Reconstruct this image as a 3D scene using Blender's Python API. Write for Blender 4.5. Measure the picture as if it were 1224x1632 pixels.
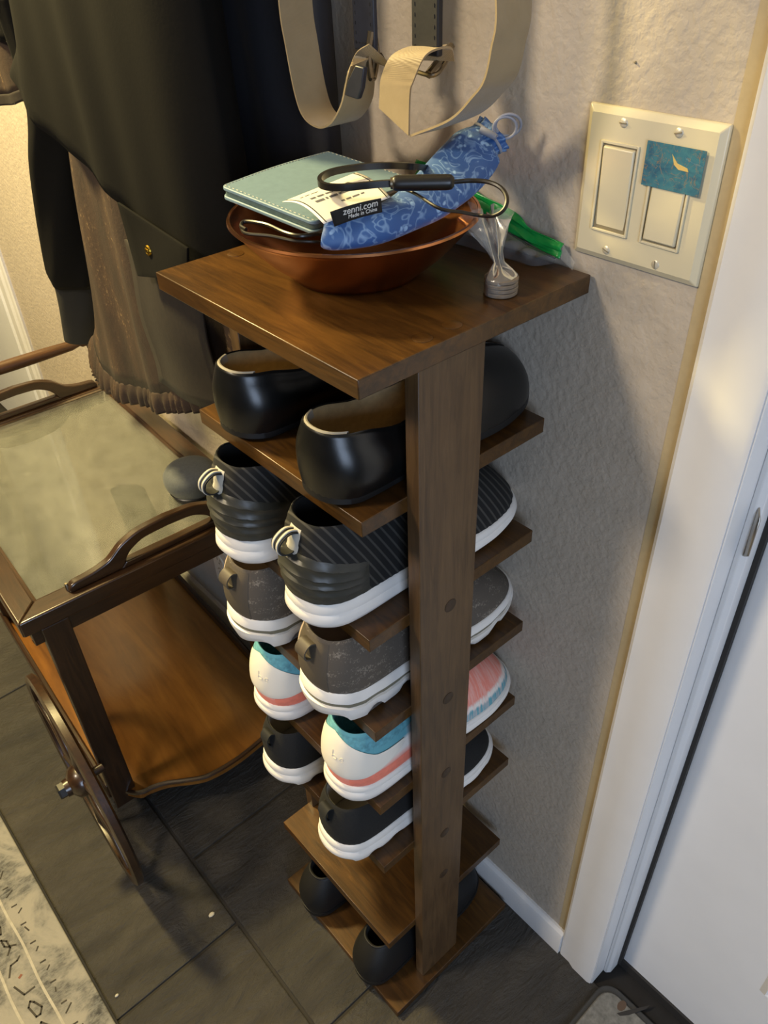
import bpy, bmesh, math, random
import numpy as np
from mathutils import Vector, Matrix
random.seed(7)
PI = math.pi
SC = bpy.context.scene
COL = SC.collection
for o in list(bpy.data.objects):
    bpy.data.objects.remove(o)

# ------------------------------------------------------------------ camera
CAM = np.array([-0.3060, -0.3861, 1.3793])
ROT = np.array([[0.7476, -0.6633, -0.0336], [-0.4297, -0.4444, -0.7860], [0.5065, 0.6021, -0.6173]])
FPX = 1270.4
def _orth(R):
    z = R[2] / np.linalg.norm(R[2]); x = R[0] - z * (R[0] @ z); x /= np.linalg.norm(x)
    return np.array([x, np.cross(z, x), z])
ROT = _orth(ROT)
cd = bpy.data.cameras.new('camera'); cam = bpy.data.objects.new('camera', cd); COL.objects.link(cam)
cd.sensor_fit = 'VERTICAL'; cd.sensor_height = 36.0; cd.sensor_width = 27.0
cd.lens = FPX / 1632 * 36.0; cd.clip_start = 0.02
M4 = Matrix.Identity(4)
for r in range(3):
    M4[r][0] = ROT[0][r]; M4[r][1] = -ROT[1][r]; M4[r][2] = -ROT[2][r]; M4[r][3] = CAM[r]
cam.matrix_world = M4
SC.camera = cam
def at(u, v, ax, val):
    """point seen at (u, v) on the plane ax = val, used to measure real positions"""
    d = ROT.T @ np.array([(u - 612) / FPX, (v - 816) / FPX, 1.0]); k = 'xyz'.index(ax)
    return CAM + d * (val - CAM[k]) / d[k]

# ------------------------------------------------------------------ light
SC.view_settings.view_transform = 'Standard'; SC.view_settings.look = 'None'
SC.view_settings.exposure = 0.0; SC.view_settings.gamma = 1.0; SC.view_settings.use_curve_mapping = False
W = bpy.data.worlds.new('world'); SC.world = W; W.use_nodes = True
W.node_tree.nodes['Background'].inputs[0].default_value = (0.50, 0.47, 0.46, 1)
W.node_tree.nodes['Background'].inputs[1].default_value = 0.09
def area(name, loc, target, size, power, color, shape='DISK', size_y=None):
    l = bpy.data.lights.new(name, 'AREA'); l.shape = shape; l.size = size
    if size_y: l.size_y = size_y
    l.energy = power; l.color = color
    o = bpy.data.objects.new(name, l); COL.objects.link(o); o.location = loc
    o.rotation_euler = (Vector(target) - Vector(loc)).to_track_quat('-Z', 'Y').to_euler()
    return o
area('ceiling_lamp', (-0.38, 1.58, 2.30), (0.05, 0.6, 0.6), 0.22, 94.0, (1.0, 0.79, 0.34))
area('added_warm_fill', (-1.45, 0.75, 2.35), (0.2, 0.1, 0.8), 0.35, 34.0, (1.0, 0.84, 0.62))  # added, unseen second warm light that lifts the upper right wall
area('window_daylight', (-1.2, -2.2, 1.35), (0.25, -0.1, 0.5), 1.0, 38.0, (0.60, 0.75, 1.0), 'RECTANGLE', 1.3)

# ------------------------------------------------------------------ materials
def hexc(h):
    h = h.lstrip('#'); c = [int(h[i:i + 2], 16) / 255 for i in (0, 2, 4)]
    return tuple(x / 12.92 if x <= .04045 else ((x + .055) / 1.055) ** 2.4 for x in c) + (1,)
class NT:
    def __init__(s, name):
        s.m = bpy.data.materials.new(name); s.m.use_nodes = True; s.t = s.m.node_tree
        s.b = s.t.nodes['Principled BSDF']; s.out = s.t.nodes['Material Output']
    def n(s, typ, **kw):
        x = s.t.nodes.new(typ)
        for k, v in kw.items():
            if k in x.inputs.keys(): x.inputs[k].default_value = v
            else: setattr(x, k, v)
        return x
    def l(s, a, b): s.t.links.new(a, b)
    def coords(s, scale=(1, 1, 1), rot=(0, 0, 0), loc=(0, 0, 0), kind='Object'):
        c = s.n('ShaderNodeTexCoord'); m = s.n('ShaderNodeMapping')
        m.inputs['Scale'].default_value = scale; m.inputs['Rotation'].default_value = rot; m.inputs['Location'].default_value = loc
        s.l(c.outputs[kind], m.inputs['Vector']); return m.outputs['Vector']
    def noise(s, vec, scale, detail=4, rough=.55, dist=0):
        x = s.n('ShaderNodeTexNoise', Scale=scale, Detail=detail, Roughness=rough, Distortion=dist)
        s.l(vec, x.inputs['Vector']); return x.outputs['Fac']
    def ramp(s, fac, stops, interp='LINEAR'):
        r = s.n('ShaderNodeValToRGB'); r.color_ramp.interpolation = interp
        e = r.color_ramp.elements
        while len(e) < len(stops): e.new(.5)
        for i, (p, c) in enumerate(stops): e[i].position = p; e[i].color = c
        s.l(fac, r.inputs[0]); return r.outputs[0]
    def mix(s, fac, a, b, mode='MIX'):
        x = s.n('ShaderNodeMix'); x.data_type = 'RGBA'; x.blend_type = mode
        for sock, v in ((x.inputs[0], fac), (x.inputs[6], a), (x.inputs[7], b)):
            if hasattr(v, 'links') or hasattr(v, 'is_linked'): s.l(v, sock)
            else: sock.default_value = v
        return x.outputs[2]
    def math(s, op, a, b=None):
        x = s.n('ShaderNodeMath'); x.operation = op
        for i, v in enumerate((a, b)):
            if v is None: continue
            if hasattr(v, 'is_linked'): s.l(v, x.inputs[i])
            else: x.inputs[i].default_value = v
        return x.outputs[0]
    def sep(s, vec):
        x = s.n('ShaderNodeSeparateXYZ'); s.l(vec, x.inputs[0]); return x.outputs
    def bump(s, h, strength=.3, dist=.002):
        x = s.n('ShaderNodeBump', Strength=strength, Distance=dist); s.l(h, x.inputs['Height']); s.l(x.outputs[0], s.b.inputs['Normal'])
    def set(s, color=None, rough=None, metal=None, **kw):
        def put(sock, v):
            if hasattr(v, 'is_linked'): s.l(v, sock)
            else: sock.default_value = v
        if color is not None: put(s.b.inputs['Base Color'], color)
        if rough is not None: put(s.b.inputs['Roughness'], rough)
        if metal is not None: put(s.b.inputs['Metallic'], metal)
        for k, v in kw.items(): put(s.b.inputs[k.replace('_', ' ')], v)
        return s.m
def plain(name, h, rough=.6, metal=0, nscale=0, nstr=.2, var=.12, ndist=.001, **kw):
    t = NT(name); c = hexc(h)
    if nscale:
        v = t.coords(); f = t.noise(v, nscale, 5)
        d = tuple(x * (1 - var) for x in c[:3]) + (1,); e = tuple(min(1, x * (1 + var)) for x in c[:3]) + (1,)
        t.bump(f, nstr, ndist); t.set(t.ramp(f, [(.3, d), (.7, e)]), rough, metal, **kw)
    else: t.set(c, rough, metal, **kw)
    return t.m
def wood(name, stops, axis='y', scale=1.0, rough=.38, stretch=14, coat=0.0, blotch=.35, bstr=.12):
    t = NT(name); sc = {'x': (1, stretch, stretch), 'y': (stretch, 1, stretch), 'z': (stretch, stretch, 1)}[axis]
    v = t.coords(tuple(a * scale for a in sc)); v2 = t.coords()
    g = t.noise(v, 6, 7, .62, 1.1)
    f = t.noise(v, 26, 4, .6)
    bl = t.noise(v2, 7, 3)
    k = t.math('ADD', t.math('MULTIPLY', g, .75), t.math('MULTIPLY', bl, blotch))
    k = t.math('ADD', k, t.math('MULTIPLY', f, .15))
    k = t.math('SUBTRACT', k, .12)
    t.bump(f, bstr, .001)
    return t.set(t.ramp(k, stops), rough, Coat_Weight=coat, Coat_Roughness=.15)

M = {}
RB = [(.25, hexc('#201407')), (.48, hexc('#3d270e')), (.66, hexc('#523614')), (.88, hexc('#66451d'))]
M['board_y'] = wood('rustic_board', RB, 'y', 1.5, .33, stretch=10, blotch=.45)
M['board_z'] = wood('rustic_upright', [(.25, hexc('#281c10')), (.48, hexc('#43301c')), (.62, hexc('#523c24')), (.82, hexc('#60482d'))], 'z', 1.6, .42, blotch=.6)
M['cap'] = wood('screw_cap_film', [(.3, hexc('#2a1c0f')), (.7, hexc('#3f2c1a'))], 'z', 2, .45)
M['cart'] = wood('cart_walnut', [(.25, hexc('#190f07')), (.5, hexc('#301e0f')), (.8, hexc('#462d17'))], 'x', 1.2, .3, coat=.4)
M['cart_z'] = wood('cart_walnut_upright', [(.25, hexc('#190f07')), (.5, hexc('#301e0f')), (.8, hexc('#462d17'))], 'z', 1.2, .32, coat=.3)
M['cart_y'] = wood('cart_walnut_long', [(.25, hexc('#190f07')), (.5, hexc('#301e0f')), (.8, hexc('#462d17'))], 'y', 1.2, .3, coat=.4)
M['cart_shelf'] = wood('cart_shelf_veneer', [(.2, hexc('#4c2c0c')), (.5, hexc('#7a4e1c')), (.8, hexc('#936427'))], 'y', .6, .28, stretch=8, coat=.5)
M['tray'] = wood('tray_veneer', [(.2, hexc('#8a7347')), (.5, hexc('#9c8454')), (.8, hexc('#ab935f'))], 'y', .8, .4, bstr=.0)
def mk_glass(name, tint=(1, 1, 1, 1), ior=1.5, rough=.02, scratch=False, haze=0.0):
    t = NT(name); tr = t.n('ShaderNodeBsdfTransparent'); tr.inputs[0].default_value = tint
    gl = t.n('ShaderNodeBsdfGlossy', Roughness=rough); fr = t.n('ShaderNodeFresnel', IOR=ior); mx = t.n('ShaderNodeMixShader')
    t.l(fr.outputs[0], mx.inputs[0]); t.l(tr.outputs[0], mx.inputs[1]); t.l(gl.outputs[0], mx.inputs[2])
    last = mx.outputs[0]
    if scratch:
        v = t.coords((60, 4, 1), (0, 0, .7)); f = t.noise(v, 9, 6, .7)
        b = t.n('ShaderNodeBump', Strength=.012, Distance=.0004); t.l(f, b.inputs['Height']); t.l(b.outputs[0], gl.inputs['Normal'])
    if haze:
        df = t.n('ShaderNodeBsdfDiffuse'); df.inputs[0].default_value = (.8, .8, .78, 1)
        m2 = t.n('ShaderNodeMixShader'); f = t.noise(t.coords((3, 3, 3)), 14, 6, .7)
        k = t.n('ShaderNodeMath'); k.operation = 'MULTIPLY'; t.l(f, k.inputs[0]); k.inputs[1].default_value = haze
        t.l(k.outputs[0], m2.inputs[0]); t.l(last, m2.inputs[1]); t.l(df.outputs[0], m2.inputs[2]); last = m2.outputs[0]
    t.l(last, t.out.inputs[0]); return t.m
M['glass'] = mk_glass('tray_glass', (.93, .95, .92, 1), 1.75, .05, False, .10)
M['film'] = mk_glass('clear_bag_film', (.96, .96, .95, 1), 1.4, .12, False, .22)
M['film2'] = mk_glass('gathered_bag_film', (.97, .97, .96, 1), 1.4, .12, False, .22)
def mk_wall():
    t = NT('orange_peel_plaster'); v = t.coords(); f = t.noise(v, 130, 4, .5); g = t.noise(v, 30, 3)
    h = t.math('ADD', t.ramp(f, [(.38, (0, 0, 0, 1)), (.62, (1, 1, 1, 1))]), t.math('MULTIPLY', g, .5))
    t.bump(h, .35, .0012); return t.set(t.ramp(g, [(.3, hexc('#b0a494')), (.7, hexc('#b8ac9c'))]), .62)
M['wall'] = mk_wall()
M['trim'] = plain('trim_paint', '#dcdad8', .38, nscale=18, nstr=.04, var=.02)
M['door'] = plain('door_paint', '#dededf', .42, nscale=12, nstr=.03, var=.02)
M['gasket'] = plain('door_gasket', '#2a2724', .7)
def mk_slate():
    t = NT('slate'); v = t.coords((1.0, 2.6, 1), (0, 0, .5)); f = t.noise(v, 9, 9, .68, .8); g = t.noise(t.coords(), 5, 4); q = t.noise(v, 40, 6, .7)
    t.bump(t.math('ADD', f, t.math('MULTIPLY', q, .5)), .9, .012)
    c = t.mix(t.ramp(g, [(.35, (0, 0, 0, 1)), (.7, (1, 1, 1, 1))]), hexc('#383530'), hexc('#47423a'))
    c = t.mix(t.ramp(f, [(.3, (.55, .55, .55, 1)), (.7, (1.0, 1.0, 1.0, 1))]), (0, 0, 0, 1), c)
    return t.set(c, t.ramp(q, [(.3, (.38,) * 3 + (1,)), (.7, (.62,) * 3 + (1,))]))
M['slate'] = mk_slate()
M['grout'] = plain('grout', '#25221f', .9, nscale=60)
def mk_rug():
    t = NT('distressed_rug'); v = t.coords(); a = t.noise(v, 8, 6, .65, .5); b = t.noise(t.coords((1, 3, 1)), 60, 5, .75); c = t.noise(v, 18, 5, .6)
    base = t.ramp(c, [(.3, hexc('#5a5a58')), (.6, hexc('#6d6d6b'))])
    base = t.mix(t.ramp(a, [(.40, (0, 0, 0, 1)), (.56, (1, 1, 1, 1))]), base, hexc('#88847c'))
    dk = t.math('MULTIPLY', t.ramp(a, [(.36, (1, 1, 1, 1)), (.52, (0, 0, 0, 1))]), t.ramp(b, [(.42, (0, 0, 0, 1)), (.58, (1, 1, 1, 1))]))
    t.bump(b, .5, .002); return t.set(t.mix(dk, base, hexc('#252322')), .95)
M['rug'] = mk_rug()
M['rug_line'] = plain('rug_motif_dark', '#38342e', .95, nscale=90, var=.3)
M['rug_pale'] = plain('rug_motif_pale', '#9a958a', .95, nscale=90, var=.15)
M['rug_red'] = plain('rug_motif_red', '#74493a', .95)
M['rug_edge'] = plain('rug_binding', '#1c1a18', .9)
M['mat'] = plain('door_mat_pile', '#77756e', .95, nscale=120, nstr=.6, var=.3)
M['mat_edge'] = plain('door_mat_rubber', '#3d3d3c', .8, nscale=60)
M['mat_leaf'] = plain('door_mat_leaf', '#363330', .95)
M['mat_bud'] = plain('door_mat_bud', '#5c4a3c', .95)
M['plate'] = plain('ivory_plastic', '#cfc5a8', .32)
M['screw'] = plain('painted_screw', '#cfc8b6', .35, .3)
M['slot'] = plain('screw_slot', '#80765e', .6)
def mk_marble():
    t = NT('marble_sticker'); v = t.coords((1, 1, 1)); a = t.noise(v, 45, 6, .6, 1.2); b = t.noise(v, 70, 4, .5, 2.2)
    c = t.ramp(a, [(.3, hexc('#28506f')), (.5, hexc('#437785')), (.62, hexc('#376a80')), (.75, hexc('#86a3a6'))])
    g = t.ramp(b, [(.485, (0, 0, 0, 1)), (.5, (1, 1, 1, 1)), (.515, (0, 0, 0, 1))])
    return t.set(t.mix(t.math('MULTIPLY', g, .8), c, hexc('#8d7350')), .3)
M['marble'] = mk_marble()
M['gold'] = plain('gold_foil', '#d9bd78', .35, .2)
M['copper'] = plain('copper', '#c48355', .24, 1, nscale=30, nstr=.04, var=.08)
M['copper_in'] = M['copper']
M['brass'] = plain('brass', '#c8a23c', .25, 1)
M['steel'] = plain('steel', '#a9a39a', .3, 1)
M['nickel'] = plain('antique_nickel', '#8a7f6c', .35, 1)
M['blk_leather'] = plain('black_leather', '#0e0e0e', .32, nscale=160, nstr=.06, var=.1)
M['blk_rubber'] = plain('black_rubber', '#0c0b0b', .6, nscale=140, nstr=.15)
M['cream_lining'] = plain('tan_lining', '#a18a62', .7, nscale=160, nstr=.1)
M['pad_white'] = plain('pale_heel_pad', '#8f897d', .7)
M['print'] = plain('faded_print', '#4a3f2e', .8)
M['blk_knit'] = plain('black_knit', '#111111', .85, nscale=420, nstr=.4, var=.35)
def mk_rib():
    t = NT('black_ribbed_knit'); x, y, z = t.sep(t.coords()); k = t.math('SINE', t.math('MULTIPLY', t.math('ADD', t.math('MULTIPLY', x, 115.0), t.math('MULTIPLY', z, 62.0)), 2 * PI))
    return t.set(t.ramp(k, [(.45, hexc('#0c0c0c')), (.85, hexc('#3b3935'))]), .85)
M['blk_rib'] = mk_rib()
M['blk_counter'] = plain('rubber_heel_counter', '#33332e', .42)
M['blk_tab'] = plain('black_webbing', '#1a1a19', .8)
M['wht_web'] = plain('white_webbing', '#b9b4a8', .8)
M['blk_line'] = plain('black_lining', '#0d0d0d', .9)
M['white_foam'] = plain('white_foam_sole', '#e2ddd6', .5, nscale=40, nstr=.06, var=.04)
M['olive'] = plain('olive_midsole_line', '#6f6a58', .6)
def mk_mesh_grey():
    t = NT('taupe_knit'); v = t.coords(); f = t.noise(v, 480, 3, .6); g = t.noise(t.coords((1, 1, 2.2), (0, .5, 0)), 55, 4)
    c = t.mix(t.ramp(t.math('MULTIPLY', f, g), [(.29, (0, 0, 0, 1)), (.38, (1, 1, 1, 1))]), hexc('#544c43'), hexc('#81776a'))
    t.bump(f, .35, .001); return t.set(c, .85)
M['taupe'] = mk_mesh_grey()
M['taupe_strip'] = plain('taupe_heel_strip', '#4c443a', .6)
M['taupe_light'] = plain('taupe_lining', '#a8988a', .8)
def mk_pink(L):
    t = NT('pink_white_teal_knit'); x, y, z = t.sep(t.coords()); 
    v = t.coords((1, 1, 1)); streak = t.noise(t.coords((110, 6, 12)), 3, 4, .6)
    white = hexc('#e6dfd6'); pink = hexc('#e88a78'); teal = hexc('#5f9fac')
    # heel half: height bands; toe half: bands that follow the sole
    zz = t.math('ADD', z, t.math('MULTIPLY', t.math('SUBTRACT', streak, .5), .012))
    heel = t.ramp(t.math('MULTIPLY', z, 10), [(.34, pink), (.48, pink), (.60, white), (.72, white), (.78, teal), (.98, teal)])
    toe = t.ramp(t.math('MULTIPLY', zz, 10), [(.33, teal), (.37, teal), (.41, white), (.45, white), (.50, pink), (.80, pink)])
    toe = t.mix(t.math('MULTIPLY', t.ramp(streak, [(.4, (0, 0, 0, 1)), (.6, (1, 1, 1, 1))]), .45), toe, hexc('#e9c3b8'))
    c = t.mix(t.ramp(t.math('MULTIPLY', x, 5), [(.42, (0, 0, 0, 1)), (.6, (1, 1, 1, 1))]), heel, toe)
    f = t.noise(t.coords((1, 1, 1)), 380, 3); t.bump(f, .3, .001); return t.set(c, .8)
M['pink'] = mk_pink(.28)
M['wht_patch'] = plain('white_heel_cap', '#e4ded2', .45)
M['logo_grey'] = plain('embossed_mark', '#d0c9bb', .4)
M['teal_knit'] = plain('teal_rib_knit', '#5d99a6', .85, nscale=200, nstr=.4, var=.25)
M['salmon'] = plain('salmon_overlay', '#e8806a', .6, nscale=120, var=.1)
M['jacket'] = plain('black_jacket_cloth', '#090807', .9, nscale=260, nstr=.15, var=.15, Specular_IOR_Level=.15)
M['jacket2'] = plain('black_cuff_rib', '#0d0c0b', .9, nscale=200, nstr=.2)
M['navy'] = plain('navy_cloth', '#17181f', .8, nscale=200, nstr=.15)
def mk_suede():
    t = NT('brown_suede'); v = t.coords((2, 2, .8)); a = t.noise(v, 12, 6, .65); b = t.noise(t.coords(), 160, 5, .7)
    c = t.ramp(a, [(.3, hexc('#21160d')), (.55, hexc('#352417')), (.75, hexc('#4a351f'))])
    sp = t.math('MULTIPLY', t.ramp(a, [(.5, (0, 0, 0, 1)), (.66, (1, 1, 1, 1))]), t.ramp(b, [(.56, (0, 0, 0, 1)), (.64, (1, 1, 1, 1))]))
    t.bump(b, .4, .002); return t.set(t.mix(sp, c, hexc('#8d7450')), .8)
M['suede'] = mk_suede()
M['suede_dark'] = plain('dark_brown_suede', '#170e07', .85, nscale=150, nstr=.3, var=.3)
M['web'] = None
def mk_web():
    t = NT('beige_webbing'); v = t.coords(); w = t.n('ShaderNodeTexWave', Scale=420.0, Distortion=.5); t.l(v, w.inputs['Vector'])
    t.bump(w.outputs['Fac'], .35, .0006); f = t.noise(v, 60, 3); return t.set(t.ramp(f, [(.3, hexc('#8d7a58')), (.7, hexc('#948160'))]), .6, Sheen_Weight=.2)
M['web'] = mk_web()
M['slate_leather'] = plain('slate_blue_leather', '#141418', .65, nscale=120, nstr=.2)
M['navy_leather'] = plain('navy_leather', '#23252f', .45, nscale=120, nstr=.15)
M['stitch'] = plain('pale_stitch', '#b9b7a3', .8)
M['wallet'] = plain('dusty_teal_leather', '#6f8894', .5, nscale=130, nstr=.15, var=.06)
M['wallet_edge'] = plain('wallet_edge', '#566a63', .6, nscale=120, var=.2)
M['paper'] = plain('white_card', '#d9d5cc', .6)
M['ink'] = plain('grey_ink', '#56565c', .8)
M['orange_ink'] = plain('orange_ink', '#d87a3c', .8)
def mk_floral():
    t = NT('blue_floral_cloth'); v = t.coords(); d = t.noise(v, 26, 3, .5)
    vo = t.n('ShaderNodeTexVoronoi', Scale=80.0); t.l(v, vo.inputs['Vector'])
    v2 = t.n('ShaderNodeTexVoronoi', Scale=170.0); v2.feature = 'F1'; t.l(v, v2.inputs['Vector'])
    sw = t.noise(v, 42, 2, .4, 2.2)
    ring = t.ramp(vo.outputs['Distance'], [(.16, (0, 0, 0, 1)), (.22, (1, 1, 1, 1)), (.36, (1, 1, 1, 1)), (.44, (0, 0, 0, 1))])
    pet = t.math('MULTIPLY', ring, t.ramp(v2.outputs['Distance'], [(.3, (1, 1, 1, 1)), (.45, (0, 0, 0, 1))]))
    curl = t.ramp(sw, [(.455, (0, 0, 0, 1)), (.5, (1, 1, 1, 1)), (.545, (0, 0, 0, 1))])
    k = t.math('MAXIMUM', t.math('MULTIPLY', pet, t.ramp(d, [(.45, (0, 0, 0, 1)), (.55, (1, 1, 1, 1))])), t.math('MULTIPLY', curl, .55))
    c = t.mix(k, hexc('#2b5590'), hexc('#8fb2d6'))
    t.bump(t.noise(v, 300, 3), .2, .0006); return t.set(c, .55, Sheen_Weight=.15)
M['floral'] = mk_floral()
M['cord_grey'] = plain('grey_draw_cord', '#8f9099', .6)
M['tag'] = plain('black_woven_tag', '#131110', .8, nscale=400, nstr=.2)
M['tag_text'] = plain('white_thread', '#d8d6d0', .8)
M['blk_plastic'] = plain('black_soft_plastic', '#161412', .38)
M['blk_cord'] = plain('black_cable', '#191613', .35)
M['green_zip'] = plain('green_zip', '#178a3c', .3, nscale=60, nstr=.3, var=.15)
M['coin'] = plain('pale_discs', '#786a5a', .35, nscale=80)
M['puck'] = plain('charcoal_cloth', '#4a4e52', .8, nscale=300, nstr=.25)
M['outlet'] = plain('outlet_plastic', '#e3dccb', .4)
M['turned'] = wood('turned_wood', [(.25, hexc('#2e1b0d')), (.5, hexc('#472d17')), (.8, hexc('#5c3d21'))], 'x', 2, .4)
M['crumb'] = plain('white_scrap', '#a9a498', .8)

# ------------------------------------------------------------------ mesh helpers
def thing(name, label, cat, loc=(0, 0, 0), rotz=0, group=None):
    o = bpy.data.objects.new(name, None); COL.objects.link(o); o.empty_display_size = .02
    o.location = loc; o.rotation_euler = (0, 0, rotz); o['label'] = label; o['category'] = cat
    if group: o['group'] = group
    return o
def mesh(name, vf, mat, parent=None, smooth=True, angle=40, bevel=0, seg=2, solid=0, subd=0, label=None, kind=None, offset=0):
    v, f = vf
    me = bpy.data.meshes.new(name); me.from_pydata([tuple(map(float, p)) for p in v], [], [tuple(map(int, q)) for q in f])
    bm = bmesh.new(); bm.from_mesh(me); bmesh.ops.remove_doubles(bm, verts=bm.verts, dist=1e-6)
    bmesh.ops.recalc_face_normals(bm, faces=bm.faces); bm.to_mesh(me); bm.free()
    if smooth:
        me.polygons.foreach_set('use_smooth', [True] * len(me.polygons))
        me.set_sharp_from_angle(angle=math.radians(angle))
    me.materials.append(mat)
    o = bpy.data.objects.new(name, me); COL.objects.link(o)
    if parent: o.parent = parent
    if solid:
        m = o.modifiers.new('solid', 'SOLIDIFY'); m.thickness = solid; m.offset = offset
    if subd:
        m = o.modifiers.new('sub', 'SUBSURF'); m.levels = subd; m.render_levels = subd
    if bevel:
        m = o.modifiers.new('bevel', 'BEVEL'); m.width = bevel; m.segments = seg; m.limit_method = 'ANGLE'; m.angle_limit = math.radians(35)
    if label: o['label'] = label
    if kind: o['kind'] = kind
    return o
def top(o, label, cat, group=None):
    o['label'] = label; o['category'] = cat
    if group: o['group'] = group
    return o
def struct(o): o['kind'] = 'structure'; return o
def join(*parts):
    V, F = [], []
    for v, f in parts:
        b = len(V); V += [tuple(p) for p in v]; F += [tuple(i + b for i in q) for q in f]
    return V, F
def box(x0, x1, y0, y1, z0, z1):
    v = [(x, y, z) for z in (z0, z1) for y in (y0, y1) for x in (x0, x1)]
    return v, [(0, 2, 3, 1), (4, 5, 7, 6), (0, 1, 5, 4), (2, 6, 7, 3), (0, 4, 6, 2), (1, 3, 7, 5)]
def loft(rings, closed=True, cap0=True, cap1=True):
    n = len(rings[0]); V = [tuple(p) for r in rings for p in r]; F = []
    for k in range(len(rings) - 1):
        for j in range(n if closed else n - 1):
            a, b = k * n + j, k * n + (j + 1) % n
            F.append((a, b, b + n, a + n))
    if cap0: F.append(tuple(range(n))[::-1])
    if cap1: F.append(tuple(range((len(rings) - 1) * n, len(rings) * n)))
    return V, F
def lathe(prof, n=48, c=(0, 0, 0), axis='z', cap0=False, cap1=False):
    R = []
    for r, z in prof:
        ring = []
        for i in range(n):
            a = 2 * PI * i / n; p, q = r * math.cos(a), r * math.sin(a)
            ring.append({'z': (c[0] + p, c[1] + q, c[2] + z), 'x': (c[0] + z, c[1] + p, c[2] + q), 'y': (c[0] + p, c[1] + z, c[2] + q)}[axis])
        R.append(ring)
    return loft(R, True, cap0, cap1)
def prism(poly, axis, a0, a1):
    """polygon in the two other axes, extruded along axis"""
    def P(p, a): return {'x': (a, p[0], p[1]), 'y': (p[0], a, p[1]), 'z': (p[0], p[1], a)}[axis]
    return loft([[P(p, a0) for p in poly], [P(p, a1) for p in poly]])
def cr(pts, n):
    """Catmull-Rom resample to n points (any dimension)"""
    P = [np.array(p, float) for p in pts]; out = []
    Q = [2 * P[0] - P[1]] + P + [2 * P[-1] - P[-2]]
    for i in range(n):
        t = i / (n - 1) * (len(P) - 1); k = min(int(t), len(P) - 2); s = t - k
        a, b, c, d = Q[k], Q[k + 1], Q[k + 2], Q[k + 3]
        out.append(.5 * ((2 * b) + (c - a) * s + (2 * a - 5 * b + 4 * c - d) * s * s + (3 * b - a - 3 * c + d) * s ** 3))
    return out
def frames(P):
    T = [P[min(i + 1, len(P) - 1)] - P[max(i - 1, 0)] for i in range(len(P))]
    T = [t / (np.linalg.norm(t) + 1e-12) for t in T]
    up = np.array([0, 0, 1.0]) if abs(T[0][2]) < .9 else np.array([1.0, 0, 0])
    U = []; u = up
    for t in T:
        u = u - t * (u @ t); u = u / (np.linalg.norm(u) + 1e-12); U.append((u, np.cross(t, u)))
    return T, U
def tube(pts, r, n=10, res=None, flat=1.0, cyclic=False):
    P = cr(pts, res or max(8, len(pts) * 6)); rr = r if isinstance(r, (list, tuple)) else [r, r]
    T, U = frames(P); R = []
    for i, p in enumerate(P):
        t = i / (len(P) - 1) * (len(rr) - 1); k = min(int(t), len(rr) - 2); rad = rr[k] + (rr[k + 1] - rr[k]) * (t - k)
        u, w = U[i]; R.append([p + rad * (math.cos(2 * PI * j / n) * u * flat + math.sin(2 * PI * j / n) * w) for j in range(n)])
    return loft(R)
def ribbon(edge, wid, thick=.0016, res=60):
    """edge: points of one edge, wid: width vectors, as a thin solid strap"""
    P = cr(edge, res); Wv = cr(wid, res); R = []
    for i, p in enumerate(P):
        t = P[min(i + 1, res - 1)] - P[max(i - 1, 0)]; nrm = np.cross(t, Wv[i]); nrm /= np.linalg.norm(nrm) + 1e-12
        h = nrm * thick / 2
        R.append([p - h, p + Wv[i] - h, p + Wv[i] + h, p + h])
    return loft(R)
def interp(x, pts):
    return float(np.interp(x, [p[0] for p in pts], [p[1] for p in pts]))
def herm(x, pts):
    """monotone smooth interpolation"""
    X = [p[0] for p in pts]; Y = [p[1] for p in pts]
    if x <= X[0]: return Y[0]
    if x >= X[-1]: return Y[-1]
    k = max(i for i in range(len(X) - 1) if X[i] <= x)
    d = [(Y[i + 1] - Y[i]) / (X[i + 1] - X[i]) for i in range(len(X) - 1)]
    def m(i):
        if i == 0: return d[0]
        if i == len(X) - 1: return d[-1]
        return 0 if d[i - 1] * d[i] <= 0 else 2 * d[i - 1] * d[i] / (d[i - 1] + d[i])
    h = X[k + 1] - X[k]; s = (x - X[k]) / h
    return (2 * s ** 3 - 3 * s * s + 1) * Y[k] + (s ** 3 - 2 * s * s + s) * h * m(k) + (-2 * s ** 3 + 3 * s * s) * Y[k + 1] + (s ** 3 - s * s) * h * m(k + 1)
def text_mesh(name, body, size, mat, parent, mw, depth=.0002, align='CENTER', squash=1.0):
    cu = bpy.data.curves.new(name, 'FONT'); cu.body = body; cu.size = size; cu.extrude = depth; cu.align_x = align; cu.align_y = 'CENTER'
    tmp = bpy.data.objects.new(name + '_tmp', cu); COL.objects.link(tmp)
    dg = bpy.context.evaluated_depsgraph_get(); me = bpy.data.meshes.new_from_object(tmp.evaluated_get(dg))
    bpy.data.objects.remove(tmp); me.materials.clear(); me.materials.append(mat)
    o = bpy.data.objects.new(name, me); COL.objects.link(o)
    me.transform(mw); o.parent = parent
    return o
def basis(o, ex, ey):
    ex = Vector(ex).normalized(); ez = ex.cross(Vector(ey)).normalized(); ey = ez.cross(ex)
    m = Matrix.Identity(4)
    for i in range(3): m[i][0] = ex[i]; m[i][1] = ey[i]; m[i][2] = ez[i]; m[i][3] = o[i]
    return m

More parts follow.
